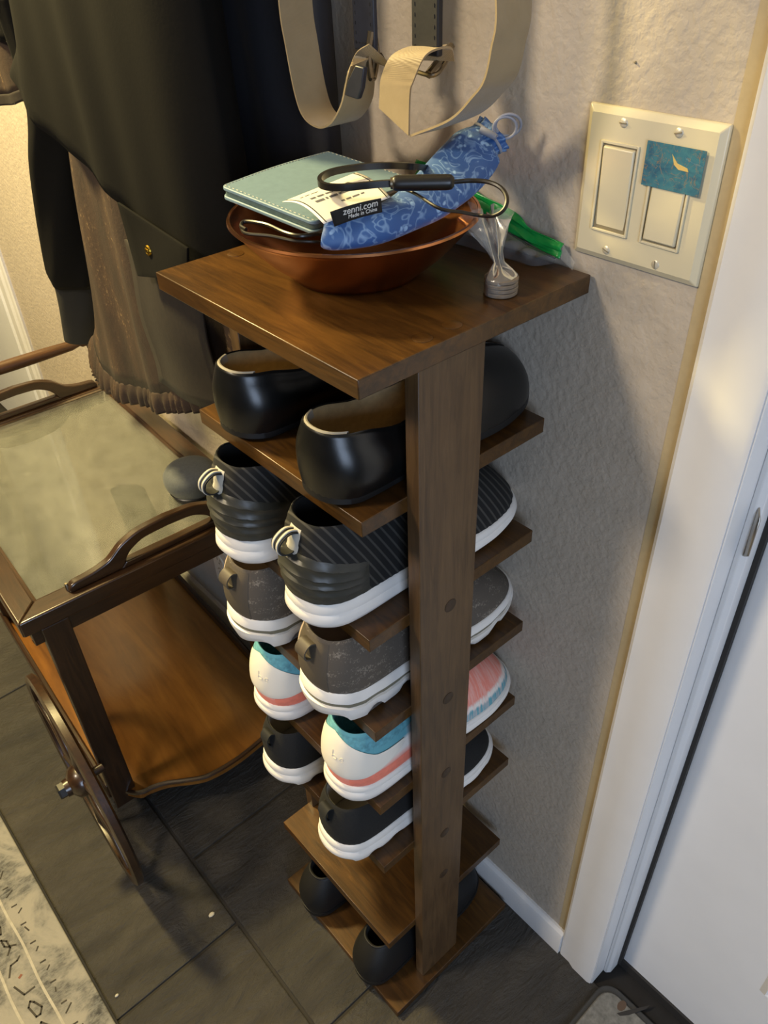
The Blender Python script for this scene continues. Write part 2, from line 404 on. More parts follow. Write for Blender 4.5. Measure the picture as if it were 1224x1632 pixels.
# ------------------------------------------------------------------ room
WX = 0.2668                                   # face of the right-hand wall
CY = -0.1108                                  # left edge of the door casing
JY = -0.176                                   # jamb face of the doorway
struct(mesh('wall_right', join(box(WX, WX + .12, JY + .004, 2.9, 0, 2.55), box(WX, WX + .12, -1.9, JY + .004, 2.1, 2.55)), M['wall'], smooth=False))
struct(mesh('ceiling', box(-3.2, WX + .12, -3.2, 2.9, 2.56, 2.66), plain('ceiling_paint', '#d9d2c4', .8), smooth=False))
fl = struct(mesh('floor', box(-3.2, WX + .45, -3.2, 2.9, -.05, -.0035), M['grout'], smooth=False))
def tile(x0, x1, y0, y1):
    g = .0025
    mesh('tile', box(x0 + g, x1 - g, y0 + g, y1 - g, -.02, 0), M['slate'], fl, smooth=False, bevel=.0025, seg=2)
CXS = [-1.26, -.875, -.49, -.1045, .2668]
YS = {3: [-.70, -.324, .056, .436, .82, 1.2, 1.58, 1.96], 2: [-.48, -.10, .286, 1.05, 1.43, 1.81], 1: [-.6, .16, .54, .92, 1.3, 1.7], 0: [-.4, .3, .7, 1.1, 1.5]}
for k in range(4):
    for a, b in zip(YS[k][:-1], YS[k][1:]): tile(CXS[k], CXS[k + 1], a, b)
mesh('tan_wall_strip', box(WX - .0004, WX + .001, CY - .002, CY + .014, .05, 2.2), plain('tan_strip_surface', '#b4a17c', .6, nscale=130, nstr=.3, var=.04), bpy.data.objects['wall_right'], smooth=False, label='narrow tan strip on the wall beside the door casing')  # thin slab, more tan than the wall, running up beside the casing
# baseboard with a rounded top edge
struct(mesh('baseboard_right', prism([(WX, 0), (WX - .0115, 0), (WX - .0115, .050), (WX - .009, .056), (WX - .004, .060), (WX, .060)], 'y', CY, 1.72), M['trim'], angle=25))
# doorway on the right: casing, jamb, stop, gasket, door
cas = prism([(WX, CY), (WX - .006, CY), (WX - .0085, CY - .004), (WX - .0085, CY - .020), (WX - .0115, CY - .030), (WX - .0115, CY - .058), (WX - .0095, JY + .002), (WX, JY + .002)], 'z', 0, 2.15)
struct(mesh('trim_1', cas, M['trim'], angle=25))
struct(mesh('trim_2', join(box(WX - .008, WX + .16, JY, JY + .018, 0, 2.1), prism([(WX + .022, JY), (WX + .022, JY - .005), (WX + .028, JY - .010), (WX + .046, JY - .010), (WX + .046, JY)], 'z', 0, 2.1)), M['trim'], bevel=.001, angle=25))
DX = WX + .050
d1 = struct(mesh('door_1', box(DX, DX + .04, JY - .92, JY - .014, .02, 2.08), M['door'], bevel=.0015))
mesh('weatherstrip', box(DX - .006, DX + .008, JY - .015, JY - .004, .01, 2.08), M['gasket'], d1, smooth=False)
mesh('door_sweep', box(DX - .004, DX + .045, JY - .92, JY - .012, .004, .024), M['gasket'], d1, smooth=False)
# raised panels of the door (only their bead shows)
def bead(y0, y1, z0, z1):
    w = .016; prof = [(0, 0), (-.003, .004), (-.0055, .008), (-.003, .012), (0, w)]
    R = []
    for (yy, zz, sy, sz) in ((y0, z0, 1, 1), (y1, z0, -1, 1), (y1, z1, -1, -1), (y0, z1, 1, -1)):
        R.append([(DX + dx, yy + sy * d, zz + sz * d) for dx, d in prof])
    return loft(R + [R[0]], False, False, False)
for a, b in ((.235, .86), (1.04, 1.9)):
    mesh('panel_bead', bead(JY - .46, JY - .186, a, b), M['door'], d1)
    mesh('panel_bead', bead(JY - .83, JY - .56, a, b), M['door'], d1)
sp = thing('strike_plate', 'brushed metal strike plate with a curved lip on the door jamb', 'strike plate', (WX + .040, JY, .915))
lip = [(x, -.0012 - .010 * max(0, -x / .02) ** 2, 0) for x in np.linspace(-.022, .018, 12)]
mesh('lip', loft([[(p[0], p[1] - t, z * (1 - .35 * max(0, -p[0] / .022) ** 3)) for p in lip] for z, t in ((-.032, 0), (.032, 0))], False, False, False), M['steel'], sp, solid=.0016)
mesh('screw', lathe([(0, -.004), (.003, -.004), (.0036, -.0025)], 14, (.010, -.0005, .022), 'y'), M['steel'], sp)
mesh('screw', lathe([(0, -.004), (.003, -.004), (.0036, -.0025)], 14, (.010, -.0005, -.022), 'y'), M['steel'], sp)
# second doorway far left
LT = 1.735
cas2 = [(WX, LT), (WX - .006, LT), (WX - .009, LT + .006), (WX - .009, LT + .022), (WX - .014, LT + .03), (WX - .014, LT + .062), (WX - .010, LT + .068), (WX, LT + .068)]
struct(mesh('trim_3', prism(cas2, 'z', 0, 2.15), M['trim'], angle=25))
d2 = struct(mesh('door_2', box(WX - .004, WX + .03, LT + .07, LT + .9, .01, 2.08), M['door'], bevel=.002))
mesh('panel_bead', prism([(WX - .004, LT + .10), (WX - .010, LT + .106), (WX - .010, LT + .112), (WX - .004, LT + .118)], 'z', .2, 1.9), M['door'], d2)

# ------------------------------------------------------------------ rug and door mat
RX = -.328
rug = thing('rug', 'faded grey and cream patterned rug with dark edge at lower left', 'rug', (RX, .3, 0))
mesh('pile', box(-1.4, -.004, -1.6, 1.5, .0005, .007), M['rug'], rug, bevel=.002)
mesh('edge_binding', box(-.004, .0, -1.6, 1.5, .0005, .0055), M['rug_edge'], rug, bevel=.001)
def stroke(pts, w, z=.0071):
    P = [np.array(p, float) for p in pts]; V, F = [], []
    for a, b in zip(P[:-1], P[1:]):
        d = (b - a) / (np.linalg.norm(b - a) + 1e-9); n = np.array([-d[1], d[0]]) * w / 2; a2, b2 = a - d * w * .3, b + d * w * .3
        k = len(V); V += [(*(a2 - n), z), (*(b2 - n), z), (*(b2 + n), z), (*(a2 + n), z)]; F.append((k, k + 1, k + 2, k + 3))
    return V, F
ln = []
for xo in (-.066, -.112): ln.append(loft([[(xo + .0012 * math.sin(y * 40) + w, y, .0072) for w in (-.002, .002)] for y in np.arange(-1.2, .9, .02)], False, False, False))
mesh('border_line', join(*ln), M['rug_pale'], rug, smooth=False, solid=.0006, kind='stuff')
SH = [[(-.5, -1), (-.5, .2), (.3, .6), (.5, 1)], [(-.4, -.8), (.1, -1), (.5, -.2), (.2, .9), (-.2, .7), (.1, 0), (-.4, -.8)], [(-.6, .9), (-.6, -.6), (.5, -.9)],
      [(-.5, -.9), (.1, -.5), (-.1, .2), (.5, .9), (.6, .3), (.2, -.3), (.6, -.9)], [(-.4, -.9), (-.5, .5), (0, .9), (.4, .5), (.5, -.5), (0, -1), (-.4, -.9)]]
mo = []; rd = []
y = -1.1; k = 0
while y < .9:
    for xo, s in ((-.089, .014), (-.138, .017)):
        a = random.uniform(-.6, .6); ca, sa = math.cos(a), math.sin(a); sh = SH[(k * 3 + int(xo * 40)) % 5]
        mo.append(stroke([(xo + s * (p[0] * ca - p[1] * sa) + random.uniform(-.002, .002), y + 1.1 * s * (p[0] * sa + p[1] * ca)) for p in sh], .0030))
    if k % 3 == 0: rd.append(stroke([(-.090, y + .019), (-.086, y + .021)], .004))
    mo.append(stroke([(-.052 + random.uniform(-.004, .004), y), (-.047 + random.uniform(-.006, .006), y + random.uniform(.004, .012))], .0024))
    mo.append(stroke([(-.055, y + .018), (-.047, y + .017)], .0026))
    y += .041; k += 1
mesh('border_motif', join(*mo), M['rug_line'], rug, smooth=False, solid=.0005, kind='stuff')
mesh('border_dot', join(*rd), M['rug_red'], rug, smooth=False, solid=.0005, kind='stuff')

mat = thing('door_mat', 'grey door mat with rounded dark rubber rim in front of white door', 'door mat', (.277, -.183, 0))
def rrect(x0, x1, y0, y1, r, n=7):
    out = []
    for cx, cy, a in ((x1 - r, y1 - r, 0), (x0 + r, y1 - r, 90), (x0 + r, y0 + r, 180), (x1 - r, y0 + r, 270)):
        for i in range(n): out.append((cx + r * math.cos(math.radians(a + 90 * i / (n - 1))), cy + r * math.sin(math.radians(a + 90 * i / (n - 1)))))
    return out
mesh('rubber_rim', prism(rrect(-.5, .004, -.78, -.004, .026), 'z', .0005, .006), M['mat_edge'], mat, bevel=.002)
mesh('pile', prism(rrect(-.49, -.006, -.77, -.012, .022), 'z', .005, .009), M['mat'], mat, bevel=.002)
leaf = [at(u, v, 'z', .009) - np.array([.277, -.183, 0]) for u, v in ((983, 1615), (997, 1611), (1014, 1607), (1036, 1602), (1030, 1608), (1016, 1613), (1002, 1618), (988, 1619))]
mesh('printed_leaf', prism([(p[0], p[1]) for p in leaf], 'z', .0088, .0093), M['mat_leaf'], mat, smooth=False)
bud = at(991, 1603, 'z', .009) - np.array([.277, -.183, 0])
mesh('printed_bud', prism([(bud[0] + .009 * math.cos(t), bud[1] + .006 * math.sin(t)) for t in np.linspace(0, 2 * PI, 12)[:-1]], 'z', .0088, .0093), M['mat_bud'], mat, smooth=False)

# ------------------------------------------------------------------ switch plate
PW, PH = .1185, .117
swp = thing('switch_plate', 'ivory double rocker switch plate with a blue marbled sticker', 'light switch', (WX, .0215 - PW / 2, 1.2425 - PH / 2))
def plate_mesh(w, h, d, b):
    R = []
    for dx, ins in ((0, 0), (-d * .45, .0004), (-d, b)):
        R.append([(dx, y, z) for y, z in ((w / 2 - ins, -h / 2 + ins), (-w / 2 + ins, -h / 2 + ins), (-w / 2 + ins, h / 2 - ins), (w / 2 - ins, h / 2 - ins))])
    return loft(R)
mesh('cover', plate_mesh(PW, PH, .0062, .0055), M['plate'], swp, bevel=.0008, angle=20)
for yc, tilt in ((.0245, 1), (-.0225, -1)):
    fr = mesh('rocker_frame', join(*[box(-.0078, -.005, yc + a, yc + b, c, d) for a, b, c, d in ((-.0175, -.0155, -.0345, .0345), (.0155, .0175, -.0345, .0345), (-.0155, .0155, .0325, .0345), (-.0155, .0155, -.0345, -.0325))]), M['plate'], swp, bevel=.0004)
    t0, t1 = (.0090, .0064) if tilt > 0 else (.0064, .0090)
    pv = [(-.004, -.0147, -.0318), (-.004, .0147, -.0318), (-.004, .0147, .0318), (-.004, -.0147, .0318), (-t1, -.0138, -.0305), (-t1, .0138, -.0305), (-t0, .0138, .0305), (-t0, -.0138, .0305)]
    mesh('rocker', ([(x, y + yc, z) for x, y, z in pv], [(0, 1, 2, 3), (4, 7, 6, 5), (0, 4, 5, 1), (1, 5, 6, 2), (2, 6, 7, 3), (3, 7, 4, 0)]), M['plate'], fr, bevel=.001)
    mesh('rocker_gap', box(-.0064, -.0058, yc - .0155, yc + .0155, -.0326, .0326), M['slot'], fr, smooth=False)
    for zc in (.0485, -.0485):
        s = mesh('screw', lathe([(.0036, -.0058), (.0035, -.0064), (.0026, -.0071), (0, -.0074)], 18, (0, yc, zc), 'x'), M['screw'], swp)
        a = random.uniform(-.4, .4) if not (zc < 0 and yc < 0) else 1.5
        c, q = math.cos(a), math.sin(a)
        sl = [(-.0076, yc + u * c - w * q, zc + u * q + w * c) for u, w in ((-.003, -.0004), (.003, -.0004), (.003, .0004), (-.003, .0004))]
        mesh('screw_slot', loft([[(x - .0001, y, z) for x, y, z in sl], [(x + .0008, y, z) for x, y, z in sl]]), M['slot'], s, smooth=False)
st = mesh('sticker', box(-.0083, -.0080, -.0480, .0005, .0090, .0405), M['marble'], swp, smooth=False, label='blue marbled sticker with gold veins')
mesh('gold_streak', prism([(-.0215, .0345), (-.027, .0288), (-.0355, .0268), (-.037, .0245), (-.0285, .0248), (-.0245, .0275)], 'x', -.0086, -.0082), M['gold'], st, smooth=False)
mesh('nail_mark', lathe([(.001, 0), (.0006, -.0015), (0, -.0017)], 8, (WX, -.012, 1.272), 'x'), M['slot'], bpy.data.objects['wall_right'])

# ------------------------------------------------------------------ shoe rack
rack = thing('shoe_rack', 'tall narrow rustic brown wooden shoe rack full of shoes', 'shoe rack')
TX, TY, TZ = .2633, .2865, 1.110
ZS = [.962, .8185, .6764, .535, .399, .1831]
T = .0165
SX0, SX1, SY0, SY1 = .0128, .2502, .0229, .2818
UC, UW = .1025, .0752
tp = mesh('top_panel', box(0, TX, 0, TY, TZ - T, TZ), M['board_y'], rack, bevel=.0009)
for z in ZS: mesh('shelf', box(SX0, SX1, SY0, SY1, z - T, z), M['board_y'], rack, bevel=.0008)
mesh('bottom_panel', box(-.001, .2478, -.0044, .2820, .0008, .015), M['board_y'], rack, bevel=.0009)
u1 = mesh('upright', box(UC - UW / 2, UC + UW / 2, .0076, .0236, .0150, TZ - T), M['board_z'], rack, bevel=.0009)
u2 = mesh('upright', box(UC - UW / 2, UC + UW / 2, .2700, .2860, .0150, TZ - T), M['board_z'], rack, bevel=.0009)
def cap_disc(c, axis, r=.0080, par=None, m='cap'):
    s = -1 if axis == 'y' else 1
    mesh('screw_cap', lathe([(r, 0), (r, .0003 * s), (r * .9, .0006 * s), (0, .0006 * s)], 20, c, axis), M[m], par)
for z in (ZS[2] - .008, ZS[3] - .008, ZS[4] - .008, ZS[4] - .115, ZS[1] - .006):
    cap_disc((UC + .004, .0076, z), 'y', par=u1)
for x, yy in ((.109, .0155), (.077, .0155), (.109, .271), (.077, .271)): cap_disc((x, yy, TZ), 'z', par=tp, m='board_y')

# ------------------------------------------------------------------ shoes
WPTS = [(0, 0), (.06, .27), (.12, .47), (.2, .64), (.3, .71), (.4, .73), (.5, .80), (.6, .95), (.68, 1.0), (.76, .94), (.84, .77), (.9, .56), (.95, .31), (1, 0)]
class Shoe:
    def __init__(s, L=.28, W=.046, side=1, N=72, heelw=1.0, sole=None, upper=None):
        s.L, s.W, s.side, s.N = L, W, side, N; s.heelw = heelw
        s.so = dict(th=[(0, .03), (.5, .026), (1, .018)], spring=[(0, .002), (.12, 0), (.65, 0), (1, .014)], lug=0, lugn=12, rings=[(0, -.004), (.12, 0), (.5, .002), (.85, .001), (1, -.001)])
        s.so.update(sole or {})
        s.up = dict(top=[(0, .09), (1, .04)], k=[(0, .25), (.3, .3), (.5, 1), (1, 1)], inset=.002, p=2.0, lean=.008, bulge=.06, ripple=0)
        s.up.update(upper or {})
    def base(s, th, off=0):
        a = th if th <= PI else 2 * PI - th; sg = 1 if th <= PI else -1
        f = (1 - math.cos(a)) / 2; w = herm(a / PI, WPTS) * s.W
        w *= 1 + (s.heelw - 1) * max(0, 1 - f / .5)
        c = -s.side * .010 * f * f
        u = f * s.L + off * -math.cos(a) ; v = c + sg * w + sg * off * math.sin(a)
        return u, v, c, f
    def solez(s, f): return interp(f, s.so['spring']) + herm(f, s.so['th'])
    def sole_pt(s, th, h, off):
        u, v, c, f = s.base(th, off)
        b = interp(f, s.so['spring']); t = herm(f, s.so['th'])
        if s.so['lug']:
            g = math.sin(PI * s.so['lugn'] * f); lug = s.so['lug'] * (max(0, g) ** .6) * (1 - h) ** 2
        else: lug = 0
        return (u, v, b + t * h + lug)
    def sole_mesh(s, n=None, rings=None):
        n = n or s.N * 2
        return loft([[s.sole_pt(2 * PI * j / n, h, o) for j in range(n)] for h, o in (rings or s.so['rings'])])
    def up_pt(s, th, t, off=0):
        U = s.up; u, v, c, f = s.base(th, -U['inset'] + off)
        k = herm(f, U['k']); ed = max(0.0, 1 - t ** U['p']) ** .5
        r = 1 - k * (1 - ed) + U['bulge'] * math.sin(PI * min(1, t * 1.1)) * (1 - k)
        v = c + (v - c) * r
        u = u + U['lean'] * (t * t - .6 * math.sin(PI * t) * .5) * max(0, 1 - f * 2.2) ** 1.5 + (-.006 * t * t if f > .93 else 0) * (f - .93) / .07
        z0 = s.solez(f) - .003; zt = herm(f, U['top'])
        z = z0 + (zt - z0) * t
        if off and k > .5: z += off * (1 - ed) * .9
        if U['ripple']:
            rp = U['ripple'] * (.5 + .5 * math.sin(2 * PI * (u * 115 + z * 62))) * math.sin(PI * min(1, t * 1.02)) ** .3
            sg = 1 if th <= PI else -1; a = th if th <= PI else 2 * PI - th
            u -= rp * math.cos(a); v += sg * rp * math.sin(a)
        return (u, v, z)
    def up_mesh(s, K=14, n=None):
        n = n or s.N
        R = [[s.up_pt(2 * PI * j / n, math.sin(k / K * PI / 2)) for j in range(n)] for k in range(K + 1)]
        for sc, dz in ((.978, .0012), (.955, .0004)):
            row = []
            for j in range(n):
                th = 2 * PI * j / n; u, v, z = s.up_pt(th, 1); c, f = s.base(th)[2:]
                row.append((u + .042 * (1 - sc) * max(0, 1 - 4 * f), c + (v - c) * sc, z + dz))
            R.append(row)
        return loft(R, True, True, False)
    def lining(s, rim=.0035):
        n = s.N; R = []
        def ring(sc, dz, floor=None, inset=0):
            out = []
            for j in range(n):
                th = 2 * PI * j / n; u, v, z = s.up_pt(th, 1); ub, vb, c, f = s.base(th, -inset)
                if floor is None: out.append((u + rim * 1.5 * (1 - sc) * 8 * max(0, 1 - 4 * f), c + (v - c) * sc, z + dz))
                else: out.append((ub, c + (vb - c), s.solez(f) + floor))
            return out
        R.append(ring(.962, -.0002)); R.append(ring(.945, -.0006)); R.append(ring(.92, -.003)); R.append(ring(.90, -.009))
        R.append(ring(0, 0, .012, .012)); R.append(ring(0, 0, .004, .016))
        return loft(R, True, False, True)
    def patch(s, a0, a1, t0, t1, off=.0015, n=28, m=12, ridge=None, emin=.1):
        """raised overlay following the upper between two angles about the heel"""
        R = []
        for i in range(m + 1):
            row = []
            for j in range(n + 1):
                q = j / n; a = a0 + (a1 - a0) * q; lo = t0(q) if callable(t0) else t0; hi = t1(q) if callable(t1) else t1
                p = i / m; t = lo + (hi - lo) * p
                e = min(1, min(q, 1 - q) * n / 1.5, min(p, 1 - p) * m / 1.5); o = off * (emin + (1 - emin) * e)
                if ridge: o += ridge(p, q) * e
                row.append(s.up_pt(a % (2 * PI), t, o))
            R.append(row)
        return loft(R, False, False, False)
def put_shoe(name, label, cat, group, heel, yaw, S, um, sm, lm, parts=()):
    t = thing(name, label, cat, heel, yaw, group)
    mesh('sole', S.sole_mesh(), sm, t, angle=50)
    mesh('upper', S.up_mesh(22 if S.up['ripple'] else 14, 220 if S.up['ripple'] else None), um, t, angle=60)
    li = mesh('lining', S.lining(), lm, t, angle=60)
    return t, li

YN, YF = .0780, .2110        # near and far shoe of a pair
# --- black leather clogs on the top shelf
for far in (0, 1):
    S = Shoe(.272, .047, 1 if far else -1, heelw=1.16, sole=dict(th=[(0, .012), (1, .010)], spring=[(0, .003), (.1, 0), (.7, 0), (1, .006)], rings=[(0, -.006), (.3, -.001), (1, -.001)]),
             upper=dict(top=[(0, .071), (.12, .068), (.3, .057), (.42, .062), (.52, .078), (.62, .082), (.8, .070), (.93, .056), (1, .038)], k=[(0, .16), (.30, .14), (.42, .5), (.52, 1), (1, 1)], lean=.005, bulge=.22, inset=.001, p=2.4))
    t, li = put_shoe('clog', ['black leather clog nearest the front upright on the top shelf', 'black leather clog at the back left of the top shelf'][far], 'shoe', 'black clogs on the top shelf',
             ((.000, .004)[far], (YN - .003, YF + .004)[far], ZS[0]), 0, S, M['blk_leather'], M['blk_rubber'], M['cream_lining'])
    R = []
    for dz, sc, in ((.0008, .97), (.0022, .945), (.0016, .92), (-.006, .905)):
        R.append([])
        for j in range(-6, 7):
            th = (2 * PI * j / 72) % (2 * PI); u, v, z = S.up_pt(th, 1); c = S.base(th)[2]
            R[-1].append((u + .0042 * (1 - sc) * 14, c + (v - c) * sc, z + dz))
    mesh('heel_pad', loft(R, False, False, False), M['pad_white'], t, label='pale padded heel collar')
    if far:
        zf = S.solez(.3) + .0062
        pr = [box(.075 + i * .012, .082 + i * .012, -.002, -.0005, zf, zf + .0003) for i in range(3)] + [box(.07, .115, -.012, -.009, zf, zf + .0003)]
        mesh('insole_print', join(*pr), M['print'], li, smooth=False)
# --- black ribbed sneakers
def loop_tab(S, zc, back, halfw, parent, m, stripe=None, y0=0, thick=.0016, droop=.012):
    hx, hz = S.up_pt(0, .92)[0], zc
    path = [(hx + .003, 0, hz + .004), (hx - back * .45, 0, hz + .009), (hx - back, 0, hz + .003), (hx - back * 1.02, 0, hz - droop * .6), (hx - back * .55, 0, hz - droop), (hx + .001, 0, hz - droop * .6)]
    e = [(p[0], y0 - halfw, p[2]) for p in path]
    tb = mesh('pull_tab', ribbon(e, [(0, 2 * halfw, 0)] * len(e), thick, 36), m, parent)
    if stripe:
        for o in (-.5, .5):
            w = halfw * .34
            e2 = [(p[0] + (p[0] - hx + back * .5) * .06, y0 + o * halfw - w / 2, p[2] + (p[2] - hz + droop * .3) * .12) for p in path]
            mesh('stripe', ribbon(e2, [(0, w, 0)] * len(e2), thick, 36), stripe, tb, label='off-white stripe')
for far in (0, 1):
    S = Shoe(.287, .051, 1 if far else -1, heelw=1.14, sole=dict(th=[(0, .036), (.3, .032), (.6, .028), (1, .016)], spring=[(0, .004), (.12, 0), (.65, 0), (1, .014)], rings=[(0, -.008), (.12, -.001), (.35, .004), (.55, .003), (.62, .001), (.7, .0022), (.92, .0005), (1, -.002)]),
             upper=dict(top=[(0, .121), (.06, .120), (.2, .112), (.3, .110), (.42, .114), (.52, .112), (.7, .096), (.88, .070), (1, .040)], k=[(0, .12), (.2, .2), (.32, .35), (.46, 1), (1, 1)], lean=.012, bulge=.10, ripple=.0011))
    t, li = put_shoe('sneaker', ['black ribbed sneaker with white sole nearest the front upright', 'black ribbed sneaker with white sole at the back left'][far], 'shoe', 'black ribbed sneakers on the second shelf',
             ((-.022, -.022)[far], (YN + .010, YF + .002)[far], ZS[1]), (-.03, .0)[far], S, M['blk_rib'], M['white_foam'], M['blk_line'])
    tt = lambda q: .50 + .18 * (1 - abs(2 * q - 1) ** 2)
    mesh('heel_counter', S.patch(-.95, .95, .03, tt, .0022, 36, 22, lambda p, q: .0024 * max(0, math.sin(2 * PI * 5 * p)) ** 2 * (1 - abs(2 * q - 1) ** 6)), M['blk_counter'], t, label='rubbery heel counter with five ridges')
    mesh('heel_strip', S.patch(-.10, .10, .6, .93, .0024, 6, 10), M['wht_web'], t, label='off-white heel strip')
    loop_tab(S, .106, .021, .0062, t, M['blk_tab'], M['wht_web'])
    mesh('side_mark', S.patch(2 * PI - 1.62 if not far else 1.35, 2 * PI - 1.35 if not far else 1.62, .18, .34, .0022, 8, 5), M['blk_counter'], t)
# --- taupe sneakers
for far in (0, 1):
    S = Shoe(.289, .052, 1 if far else -1, heelw=1.18, sole=dict(th=[(0, .049), (.3, .044), (.6, .038), (1, .028)], spring=[(0, .010), (.14, .001), (.65, .001), (1, .014)], lug=.011, lugn=13, rings=[(0, -.007), (.10, -.001), (.40, .003), (.55, .0035), (.58, -.0006), (.68, -.0006), (.71, .002), (.95, .0005), (1, -.002)]),
             upper=dict(top=[(0, .121), (.06, .121), (.2, .116), (.3, .114), (.42, .116), (.52, .114), (.7, .098), (.88, .074), (1, .046)], k=[(0, .14), (.2, .22), (.32, .35), (.46, 1), (1, 1)], lean=.010, bulge=.08))
    t, li = put_shoe('sneaker', ['taupe knit sneaker with chunky white sole nearest the front upright', 'taupe knit sneaker with chunky white sole at the back left'][far], 'shoe', 'taupe sneakers on the third shelf',
             ((-.022, -.022)[far], (YN + .006, YF + .014)[far], ZS[2]), (-.03, 0)[far], S, M['taupe'], M['white_foam'], M['taupe_light'])
    mesh('midsole_line', S.sole_mesh(144, [(.57, -.002), (.575, .0008), (.69, .0008), (.695, -.002)]), M['olive'], t, label='olive grey groove line around the sole')
    mesh('heel_strip', S.patch(-.30, .30, .02, .96, .0016, 12, 14), M['taupe_strip'], t, label='dark taupe strip up the heel')
    mesh('heel_binding', S.patch(.31, .44, .02, .96, .0014, 4, 14), M['taupe_light'], t, label='pale binding beside the heel strip')
    loop_tab(S, .108, .014, .008, t, M['taupe_strip'], None, droop=.010)
# --- pink, white and teal sneakers
for far in (0, 1):
    S = Shoe(.281, .051, 1 if far else -1, heelw=1.12, sole=dict(th=[(0, .034), (.3, .030), (.6, .026), (1, .016)], spring=[(0, .005), (.12, 0), (.65, 0), (1, .012)], rings=[(0, -.008), (.15, -.001), (.45, .003), (.62, .0025), (.70, .0004), (.78, .0015), (.95, .0005), (1, -.002)]),
             upper=dict(top=[(0, .118), (.06, .117), (.2, .104), (.3, .102), (.42, .108), (.52, .108), (.7, .092), (.88, .068), (1, .040)], k=[(0, .16), (.2, .22), (.32, .35), (.46, 1), (1, 1)], lean=.012, bulge=.07))
    t, li = put_shoe('sneaker', ['pink and white sneaker with teal knit collar nearest the front upright', 'pink and white sneaker with teal knit collar at the back left'][far], 'shoe', 'pink and white sneakers on the fourth shelf',
             ((-.016, -.012)[far], (YN - .006, YF + .012)[far], ZS[3]), (-.03, 0)[far], S, M['pink'], M['white_foam'], M['teal_knit'])
    mesh('collar_rib', S.patch(-1.30, 1.30, lambda q: .70 + .10 * abs(2 * q - 1), .97, .0004, 120, 4, lambda p, q: .0006 * math.sin(q * 120 * PI / 4) ** 2), M['teal_knit'], t, label='ribbed teal knit collar')
    cap = mesh('heel_cap', S.patch(-1.12, 1.12, lambda q: .24 + .34 * abs(2 * q - 1) ** 4, lambda q: .965 - .30 * min(1, 1.5 * abs(2 * q - 1)) ** 1.2, .0024, 44, 16, emin=.7), M['wht_patch'], t, label='smooth white heel cap')
    mesh('overlay', S.patch(-1.20, -.32, .06, lambda q: .25 + .05 * (1 - q), .0014, 20, 5), M['salmon'], t, label='salmon pink band above the sole')
    mesh('overlay', S.patch(.32, 1.20, .06, lambda q: .25 + .05 * q, .0014, 20, 5), M['salmon'], t, label='salmon pink band above the sole')
    def mark(pts): return tube([S.up_pt(a % (2 * PI), tv, .0026) for a, tv in pts], .00045, 6, 24)
    mesh('embossed_logo', join(mark([(-.06, .70), (-.065, .62), (-.065, .58), (-.115, .575), (-.14, .605), (-.10, .63), (-.065, .62)]), mark([(-.19, .61), (-.24, .605), (-.25, .63), (-.22, .645), (-.19, .61), (-.205, .575), (-.25, .575)])), M['logo_grey'], cap)
# --- black slip-on sneakers with white soles
for far in (0, 1):
    S = Shoe(.276, .050, 1 if far else -1, heelw=1.16, sole=dict(th=[(0, .044), (.3, .038), (.6, .032), (1, .022)], spring=[(0, .006), (.12, 0), (.65, 0), (1, .012)], lug=.006, lugn=15, rings=[(0, -.008), (.12, -.001), (.42, .004), (.58, .0035), (.66, .0005), (.74, .0018), (.95, .0005), (1, -.002)]),
             upper=dict(top=[(0, .108), (.06, .107), (.2, .098), (.3, .096), (.42, .102), (.52, .102), (.7, .090), (.88, .070), (1, .042)], k=[(0, .16), (.2, .22), (.32, .35), (.46, 1), (1, 1)], lean=.010, bulge=.06))
    t, li = put_shoe('sneaker', ['plain black knit shoe with white sole nearest the front upright', 'plain black knit shoe with white sole at the back left'][far], 'shoe', 'plain black shoes on the fifth shelf',
             ((-.028, -.018)[far], (YN + .006, YF + .010)[far], ZS[4]), (-.05, 0)[far], S, M['blk_knit'], M['white_foam'], M['pad_white'])
    loop_tab(S, .098, .010, .008, t, M['blk_tab'], None, droop=.012)
# --- black rubber ankle boots on the bottom panel
for far in (0, 1):
    S = Shoe(.262, .045, 1 if far else -1, heelw=1.12, sole=dict(th=[(0, .012), (1, .010)], spring=[(0, .002), (.1, 0), (.7, 0), (1, .006)], rings=[(0, -.004), (.3, 0), (1, 0)]),
             upper=dict(top=[(0, .092), (.1, .092), (.3, .088), (.4, .092), (.5, .094), (.62, .080), (.8, .062), (.93, .050), (1, .036)], k=[(0, .30), (.30, .32), (.42, .6), (.52, 1), (1, 1)], lean=.022, bulge=.16))
    t, li = put_shoe('ankle_boot', ['matte black rubber shoe on bottom panel nearest the front upright', 'matte black rubber shoe at back left of the bottom panel'][far], 'shoe', 'black rubber shoes on the bottom panel',
             ((-.012, -.010)[far], (YN - .006, YF + .004)[far], .015), 0, S, M['blk_rubber'], M['blk_rubber'], M['blk_line'])
    rimp = [S.up_pt((2 * PI * j / 72) % (2 * PI), 1) for j in range(-24, 25)]
    mesh('rolled_rim', tube(rimp, .0018, 8, 90), M['blk_rubber'], t)
